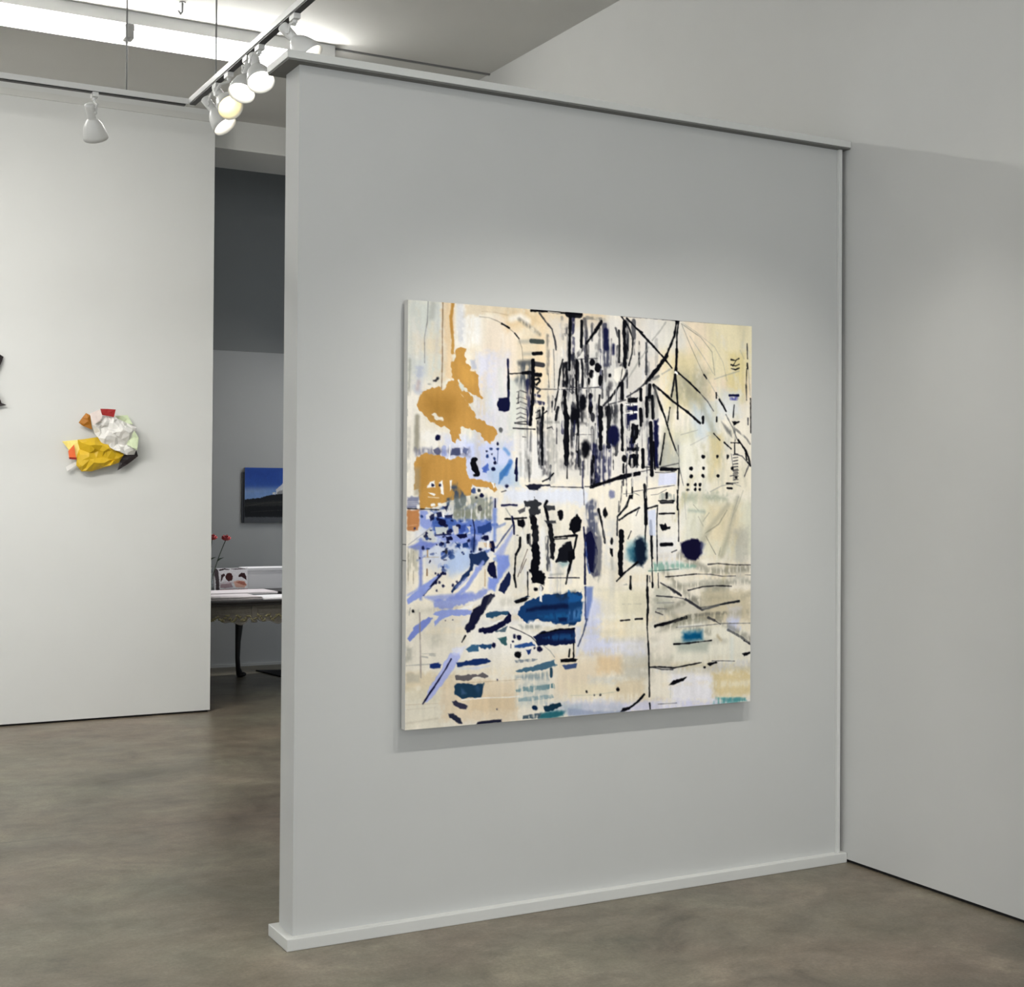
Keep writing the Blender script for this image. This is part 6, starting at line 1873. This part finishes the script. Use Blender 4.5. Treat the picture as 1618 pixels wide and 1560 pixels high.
def crumple(poly, seed, base, amp, tilt=(0, 0), step=.022, thick=.003, jit=.6):
    """sheet outline (x, z) on the wall, folded into facets standing off it"""
    rnd = random.Random(seed); P = [Vector(p) for p in poly]
    bp = []
    for i, a in enumerate(P):
        b = P[(i + 1) % len(P)]; k = max(1, int((b - a).length / (step * 1.6)))
        bp += [a.lerp(b, t / k) for t in range(k)]
    nb = len(bp)
    xs = [p.x for p in P]; zs = [p.y for p in P]
    pts = list(bp); x = min(xs)
    while x < max(xs):
        z = min(zs)
        while z < max(zs):
            q = Vector((x + rnd.uniform(-1, 1) * step * jit, z + rnd.uniform(-1, 1) * step * jit))
            if inside(q, P) and min((q - b).length for b in bp) > step * .5: pts.append(q)
            z += step
        x += step
    vs, es, fs, *_ = delaunay_2d_cdt(pts, [(i, (i + 1) % nb) for i in range(nb)], [], 1, 1e-5)
    c = sum(P, Vector((0, 0))) / len(P)
    ridge = [(rnd.uniform(0, math.pi), rnd.uniform(8, 20), rnd.uniform(0, 6)) for _ in range(3)]
    bm = bmesh.new(); V = []
    for v in vs:
        de = min((v - b).length for b in bp)
        y = base + amp * min(1, de / .06) * .9
        for a, fr, ph in ridge:
            t = (v.x * math.cos(a) + v.y * math.sin(a)) * fr + ph
            y += amp * .55 * (abs((t % 2) - 1) - .5)
        y += rnd.uniform(-1, 1) * amp * .22 + (v.x - c.x) * tilt[0] + (v.y - c.y) * tilt[1]
        V.append(bm.verts.new((v.x - .21 * (base + amp * .5), 9.872 - max(.006, y), v.y)))
    for f in fs:
        if inside((vs[f[0]] + vs[f[1]] + vs[f[2]]) / 3, P): bm.faces.new([V[i] for i in f])
    bmesh.ops.recalc_face_normals(bm, faces=bm.faces[:])
    bmesh.ops.solidify(bm, geom=bm.faces[:], thickness=thick)
    return bm


PAPER = {k: mat(k, c, r, mottle=.05, scale=20) for k, c, r in (
    ('crinkled_white', (.80, .79, .76), .6), ('yellow_card', (.66, .43, .012), .5), ('orange_card', (.42, .16, .012), .6), ('red_card', (.34, .012, .012), .6),
    ('pale_green_tint', (.68, .78, .52), .6), ('scarlet_tint', (.85, .16, .04), .6), ('black_card', (.018, .012, .014), .5), ('pale_yellow', (.93, .78, .22), .55), ('blush_tint', (.80, .70, .66), .6))}
ps = thing('paper_sculpture', 'crumpled paper wall piece in yellow, white, orange and black on the far wall', 'wall sculpture', (2.05, 9.872, 1.71))
def sheet(name, poly, m, seed, base, amp, lab=None, **k):
    bm = crumple(poly, seed, base, amp, **k)
    o = obj(name, bm, m, ps, label=lab)
    o.matrix_parent_inverse = Matrix.Translation((-2.05, -9.872, -1.71))
    return o
sheet('white_sheet', [(1.965, 2.099), (2.029, 2.129), (2.041, 2.09), (2.114, 2.08), (2.222, 2.048), (2.281, 2.014), (2.279, 1.856), (2.263, 1.828), (2.217, 1.823), (2.131, 1.853), (2.039, 1.906), (2.0, 1.968), (1.977, 2.029)], PAPER['crinkled_white'], 3, .085, .055, 'crinkled white sheet')
sheet('blush_sheet', [(1.962, 2.097), (2.029, 2.128), (2.045, 2.085), (2.03, 2.05), (1.985, 2.02)], PAPER['blush_tint'], 8, .150, .010, 'smooth pinkish fold')
sheet('orange_flap', [(1.886, 2.038), (1.935, 2.104), (1.961, 2.091), (1.976, 1.994), (1.917, 2.016)], PAPER['orange_card'], 5, .05, .02, 'orange brown curled flap')
sheet('red_flap', [(2.031, 2.131), (2.132, 2.132), (2.121, 2.079), (2.041, 2.092)], PAPER['red_card'], 6, .12, .008, 'dark red flap')
sheet('pale_green_flap', [(2.125, 2.092), (2.214, 2.101), (2.25, 2.037), (2.183, 2.047)], PAPER['pale_green_tint'], 7, .03, .01, 'pale green flap')
sheet('green_flap', [(2.258, 1.99), (2.289, 1.943), (2.277, 1.856), (2.208, 1.894)], PAPER['pale_green_tint'], 9, .135, .012, 'pale green fold')
sheet('yellow_sheet', [(1.885, 1.922), (1.918, 1.923), (2.012, 1.940), (2.075, 1.935), (2.185, 1.855), (2.19, 1.823), (2.159, 1.771), (1.98, 1.71), (1.916, 1.709), (1.882, 1.748), (1.881, 1.786), (1.895, 1.86)], PAPER['yellow_card'], 11, .06, .045, 'mustard yellow sheet', step=.03)
sheet('light_yellow_flap', [(1.78, 1.908), (1.90, 1.922), (1.912, 1.84), (1.885, 1.78), (1.844, 1.817), (1.813, 1.87)], PAPER['pale_yellow'], 12, .05, .012, 'light yellow flap')
sheet('scarlet_patch', [(1.821, 1.843), (1.858, 1.888), (1.868, 1.817), (1.874, 1.800), (1.826, 1.800)], PAPER['scarlet_tint'], 13, .078, .004, 'bright orange-red patch')
sheet('red_corner', [(1.826, 1.802), (1.872, 1.802), (1.878, 1.786), (1.828, 1.789)], PAPER['red_card'], 14, .074, .004, 'dark red corner')
sheet('white_corner', [(1.806, 1.735), (1.882, 1.779), (1.885, 1.757), (1.815, 1.707)], PAPER['crinkled_white'], 15, .05, .01, 'small white corner', step=.016)
sheet('dark_flap', [(2.166, 1.822), (2.263, 1.824), (2.277, 1.86), (2.287, 1.817), (2.217, 1.76), (2.152, 1.716), (2.167, 1.775)], PAPER['black_card'], 16, .05, .018, 'black pointed flap')
bm = bmesh.new(); box(bm, 2.04, 9.83, 1.86, 2.19, 9.877, 1.98, .004)
o = obj('wall_mount', bm, PAPER['crinkled_white'], ps); o.matrix_parent_inverse = Matrix.Translation((-2.05, -9.872, -1.71))
bm = crumple([(1.25, 2.505), (1.37, 2.479), (1.402, 2.464), (1.368, 2.379), (1.322, 2.312), (1.369, 2.201), (1.388, 2.153), (1.422, 2.144), (1.36, 2.129), (1.26, 2.137), (1.223, 2.331)], 21, .03, .03)
tag(obj('paper_sculpture', bm, PAPER['black_card']), 'black folded wall piece at the left edge of the photo', 'wall sculpture')

# ------------------------------------------------------------------ office behind the opening
LAND = '''2 58 98 184 100 200 0 0 -50 -50 1050 -50 1050 400 -50 400
2 42 80 168 90 260 0 0 -50 -50 600 -50 500 260 -50 200
2 95 143 216 70 160 0 0 -50 420 300 400 1050 250 1050 620 -50 620
2 232 230 228 95 8 10 0 470 400 510 350 560 300 600 220 640 160 1050 120 1050 560 470 560
2 138 138 140 80 14 12 0 490 440 560 400 620 360 1050 330 1050 600 490 600
2 28 28 30 100 8 10 0 -50 580 120 560 240 545 330 510 420 490 520 480 640 450 760 430 1050 420 1050 1050 -50 1050
2 232 232 230 95 4 4 0 415 455 440 440 465 450 460 485 420 485
2 48 48 44 90 30 20 0 -50 640 400 600 1050 570 1050 700 -50 760
2 10 10 10 90 30 20 0 -50 700 500 690 1050 720 1050 860 -50 880
0 92 90 80 60 8 6 8 0 700 300 640 600 620 1000 600
0 74 74 66 60 10 8 10 100 800 500 770 900 790
2 90 92 94 100 20 10 0 -50 890 1050 900 1050 1050 -50 1050
2 216 218 218 90 4 3 0 620 440 660 425 700 450 690 470'''
lp = thing('landscape_picture', 'unframed landscape picture with deep blue sky over dark hills on the office wall', 'picture', (3.79, 12.27, 1.287))
bm = bmesh.new(); box(bm, 0, -.018, 0, .62, .010, .498, .001); obj('print_board', bm, mat('print_edge', (.30, .33, .38), .5), lp)
painted_panel('landscape_print', raster(LAND, 160, 128), (0, -.0184, .498), (.62, 0, 0), (0, 0, -.498), painted_material('landscape_ink', 'paint', .35), lp)
bm = bmesh.new(); box(bm, -.022, -.003, -.001, .60, .012, .455); obj('rear_panel', bm, mat('rear_panel_grey', (.045, .05, .06), .5), lp, label='dark panel peeking out on the left')  # dark grey panel set lower and further left than the print

WOOD = mat('carved_silver_wood', (.10, .092, .078), .45, mottle=.45, bump=.6, scale=28)
GILT = mat('dull_gilding', (.20, .18, .095), .42, metal=.3, mottle=.5, bump=.5, scale=45)
EBONY = mat('black_stained_wood', (.012, .010, .010), .4)
TX0, TX1, TY0, TY1, TH = 2.62, 4.46, 10.16, 11.64, .757
tb = thing('writing_table', 'ornate carved antique table with black curved legs seen through the opening', 'table', ((TX0 + TX1) / 2, (TY0 + TY1) / 2, 0))
cx, cy = (TX0 + TX1) / 2, (TY0 + TY1) / 2; hx, hy = (TX1 - TX0) / 2, (TY1 - TY0) / 2
bm = bmesh.new()
box(bm, -hx, -hy, TH - .016, hx, hy, TH, .004); box(bm, -hx + .012, -hy + .012, TH - .036, hx - .012, hy - .012, TH - .016, .004)
obj('tabletop', bm, EBONY, tb)
def apron(a, b, n):
    """scalloped rail from a to b; pendants hang between the legs"""
    a = Vector(a); b = Vector(b); d = (b - a); L = d.length; d.normalize(); nrm = Vector((d.y, -d.x))
    bm = bmesh.new(); K = 96; front = []; back = []
    for i in range(K + 1):
        t = i / K; s = abs(math.sin(t * n * math.pi)); zb = TH - .115 - .058 * s ** .7 - .012 * math.sin(t * n * 2 * math.pi * 2)
        p = a + d * (L * t)
        rows = [TH - .036, TH - .060, TH - .064, TH - .098, TH - .102, zb + .014, zb]
        offs = [.004, .004, .0, .0, .006, .006, .010]
        front.append([bm.verts.new((p.x + nrm.x * o, p.y + nrm.y * o, z)) for z, o in zip(rows, offs)])
        back.append([bm.verts.new((p.x - nrm.x * .018, p.y - nrm.y * .018, z)) for z in (rows[0], rows[-1])])
    for i in range(K):
        for j in range(6): bm.faces.new((front[i][j], front[i + 1][j], front[i + 1][j + 1], front[i][j + 1]))
        bm.faces.new((back[i][1], back[i + 1][1], back[i + 1][0], back[i][0]))
        bm.faces.new((front[i][6], front[i + 1][6], back[i + 1][1], back[i][1]))
    return bm
ins = .05
c4 = [(-hx + ins, -hy + ins), (hx - ins, -hy + ins), (hx - ins, hy - ins), (-hx + ins, hy - ins)]
for a, b, n in ((c4[0], c4[1], 6), (c4[1], c4[2], 3), (c4[2], c4[3], 6), (c4[3], c4[0], 3)):
    obj('apron', apron(a, b, n), WOOD, tb)
rnd = random.Random(5)
bm = bmesh.new()
for k in range(150):                                   # carved leaves in low relief along the front rail
    x = -hx + .08 + (2 * hx - .16) * k / 149; z = TH - .128 + .017 * math.sin(k * .9) + rnd.uniform(-.008, .008)
    M = Matrix.Translation((x, -hy + ins - .008, z)) @ Matrix.Rotation(rnd.uniform(0, 3.1), 4, 'Y') @ Matrix.Diagonal((.016, .006, .007, 1))
    bmesh.ops.create_icosphere(bm, subdivisions=1, radius=1, matrix=M)
obj('carved_garland', bm, GILT, tb, True)
for x in (-hx + .06, -.30, .30, hx - .06):
    bm = bmesh.new()
    box(bm, x - .022, -hy + ins - .010, TH - .165, x + .022, -hy + ins + .01, TH - .036, .004)
    obj('corner_block', bm, WOOD, tb)
def cabriole(x, y, ox, oy):
    bm = bmesh.new(); pts = []; rad = []
    for t, off, r in ((0, .0, .036), (.08, .012, .038), (.18, .014, .034), (.35, .0, .026), (.55, -.012, .019), (.75, -.016, .016), (.88, -.008, .0165), (.94, .006, .022), (.975, .020, .026), (1, .026, .020)):
        z = (TH - .09) * (1 - t) + (.0 if t == 1 else 0)
        pts.append((x + ox * off, y + oy * off, z)); rad.append(r * 1.22)
    tube(bm, pts, rad, 14)
    bmesh.ops.create_uvsphere(bm, u_segments=14, v_segments=8, radius=1, matrix=Matrix.Translation((x + ox * .03, y + oy * .012, .022)) @ Matrix.Diagonal((.040, .032, .022, 1)))
    return bm
for x in (-hx + .07, 0, hx - .07):
    for y, oy in ((-hy + .07, -1), (hy - .07, 1)):
        obj('leg', cabriole(x, y, 1 if x >= 0 else -1, oy), EBONY, tb, True, label='black curved leg')

WHITE_PAPER = mat('white_paper', (.85, .84, .85), .7)
PINKISH = mat('pinkish_paper', (.75, .69, .70), .7)
GREY_PRINT = mat('printed_paper', (.42, .41, .41), .7, mottle=.5, scale=70)
def flat(name, x0, y0, x1, y1, z0, t, m, rz, label, cat, layers=1, parts=None):
    r = thing(name, label, cat, ((x0 + x1) / 2, (y0 + y1) / 2, z0), rz)
    w, h = (x1 - x0) / 2, (y1 - y0) / 2
    for i in range(layers):
        bm = bmesh.new(); o = (i % 3 - 1) * .006
        box(bm, -w + o, -h + o, t * i / layers, w + o, h + o, t * (i + 1) / layers - .0006, .0008)
        obj('sheet', bm, m[i % len(m)], r)
    return r
Z0 = TH + .0005
flat('paper_stack', 2.80, 10.28, 3.32, 10.62, Z0, .022, [GREY_PRINT, PINKISH], .04, 'grey printed papers in a low stack on the front left of the table', 'papers', 4)
flat('paper_sheet', 3.34, 10.26, 4.02, 10.60, Z0, .010, [WHITE_PAPER], -.03, 'bright white loose sheets at the front of the table', 'papers', 2)
flat('flat_book', 2.98, 10.80, 3.62, 11.14, Z0, .016, [WHITE_PAPER, PINKISH], .03, 'flat white booklet lying under the standing illustrated card', 'booklet', 2)
flat('black_folder', 3.66, 10.70, 4.16, 10.92, Z0, .014, [BLACK_PLASTIC], .08, 'thin black folder behind the white sheets on the table', 'folder')
bx = thing('white_box', 'plain white rectangular box at the back of the table', 'box', (3.77, 11.46, Z0))
bm = bmesh.new(); box(bm, -.24, -.10, 0, .24, .10, .150, .003); obj('box_body', bm, WHITE_PAPER, bx)
bm = bmesh.new(); box(bm, -.243, -.103, .150, .243, .103, .176, .003); obj('lid', bm, WHITE_PAPER, bx)

CARD = '''2 240 238 240 100 2 0 0 -50 -50 1050 -50 1050 1050 -50 1050
2 58 48 52 90 6 16 0 -40 -40 30 -30 120 100 150 520 160 1050 60 1050 40 500 -20 200
2 42 26 26 95 4 10 0 120 60 300 20 460 60 420 90 300 70 160 120
2 58 36 38 95 4 10 0 470 40 800 30 960 60 800 70 600 80
2 74 32 32 100 6 18 0 360 260 440 210 520 260 560 420 520 560 430 600 360 520 330 400
2 64 38 42 100 5 16 0 200 300 300 240 330 330 260 400 240 520 190 620 200 460
2 60 28 32 100 5 14 0 720 330 800 230 900 240 950 400 960 560 880 480 800 400 720 420
2 232 176 152 80 20 20 0 560 620 700 560 900 600 960 760 900 900 640 860
2 184 106 90 80 12 16 0 640 640 760 600 900 640 960 800 860 780 720 700
2 168 138 144 80 20 26 0 180 700 500 680 560 860 300 900 180 860
0 106 74 80 70 8 10 14 170 660 360 640 560 680
0 122 42 48 80 8 8 24 180 960 600 950 1000 960
2 216 200 208 60 30 20 0 300 560 420 620 560 600 540 680 320 680'''
cd = thing('illustrated_card', 'white upright card printed with dark red-brown figures on the table', 'card', (3.236, 11.26, Z0 + .002), .05)
bm = bmesh.new(); box(bm, 0, .004, 0, .285, .012, .182, .001); obj('card_back', bm, WHITE_PAPER, cd)
painted_panel('printed_front', raster(CARD, 110, 72), (0, .0035, .182), (.285, 0, 0), (0, 0, -.182), painted_material('card_ink', 'paint', .5), cd)
bm = bmesh.new(); box(bm, .10, .012, 0, .20, .07, .006); box(bm, .10, .012, 0, .105, .05, .10); obj('easel_strut', bm, WHITE_PAPER, cd)

GLASS = mat('vase_glass', (.82, .88, .88), .05, trans=.9)
vs_ = thing('glass_vase', 'slender clear glass vase at the left of the table beside the wall edge', 'vase', (3.178, 11.20, Z0))
bm = bmesh.new(); lathe(bm, [(.034, .0), (.038, .02), (.032, .08), (.026, .14), (.031, .20), (.028, .20), (.0235, .14), (.029, .08), (.034, .022), (.0, .018)], 28, None, True)
obj('vase_body', bm, GLASS, vs_, True)
bm = bmesh.new(); lathe(bm, [(.0335, .024), (.0315, .055), (.001, .056)], 24, None, True); obj('water', bm, mat('water', (.25, .3, .28), .05), vs_, True)
PETAL = mat('red_petals', (.20, .009, .013), .5, mottle=.35, scale=60); PINK = mat('coral_petal_edge', (.62, .10, .10), .5)
STEM = mat('flower_stem', (.03, .05, .025), .6); 
def flower(head, foot, lean, label, seed):
    rnd = random.Random(seed); h = Vector(head); f = Vector(foot)
    root = thing('red_flower', label, 'flower', foot, group='cut flowers in the glass vase')
    mid = f.lerp(h, .5) + Vector((lean, 0, 0)) - f; top = h - f
    bm = bmesh.new(); P = [Vector((0, 0, 0)).lerp(mid, t).lerp(mid.lerp(top, t), t) for t in [i / 10 for i in range(11)]]
    tube(bm, P, .0035, 8); obj('stem', bm, STEM, root, True)
    bm = bmesh.new(); tube(bm, [P[5], P[5] + Vector((.02, 0, .02)), P[5] + Vector((.055, .005, .03))], [.003, .007, .001], 6); obj('leaf', bm, STEM, root)
    for k in range(9):
        a = k * 2.4; R_ = .012 + .0034 * k
        bm = bmesh.new()
        M = Matrix.Translation(top + Vector((0, 0, .010))) @ Matrix.Rotation(a, 4, 'Z') @ Matrix.Translation((R_ * .7, 0, .002 * (8 - k))) @ Matrix.Rotation(.25 + .09 * k, 4, 'Y') @ Matrix.Diagonal((.007, .019 + .001 * k, .022, 1))
        bmesh.ops.create_uvsphere(bm, u_segments=10, v_segments=7, radius=1, matrix=M)
        obj('petal', bm, PINK if k in (5, 8) else PETAL, root, True)
flower((3.300, 11.17, 1.175), (3.190, 11.19, Z0 + .075), -.02, 'red flower leaning right out of the glass vase', 1)
flower((3.205, 11.23, 1.180), (3.168, 11.212, Z0 + .075), -.008, 'red flower standing upright in the vase against the wall edge', 2)
bm = bmesh.new()
vv = [bm.verts.new(p) for p in ((3.787, 11.881, .001), (4.75, 11.50, .001), (4.10, 10.2, .001), (3.94, 10.9, .001))]
f = bm.faces.new(vv); r = bmesh.ops.extrude_face_region(bm, geom=[f])
for v in [g for g in r['geom'] if isinstance(g, bmesh.types.BMVert)]: v.co.z = .012
bmesh.ops.recalc_face_normals(bm, faces=bm.faces[:])
tag(obj('floor_rug', bm, mat('black_rug', (.010, .010, .012), .95, bump=.5, scale=200)), 'black rug with a pointed corner on the floor behind the table', 'rug')
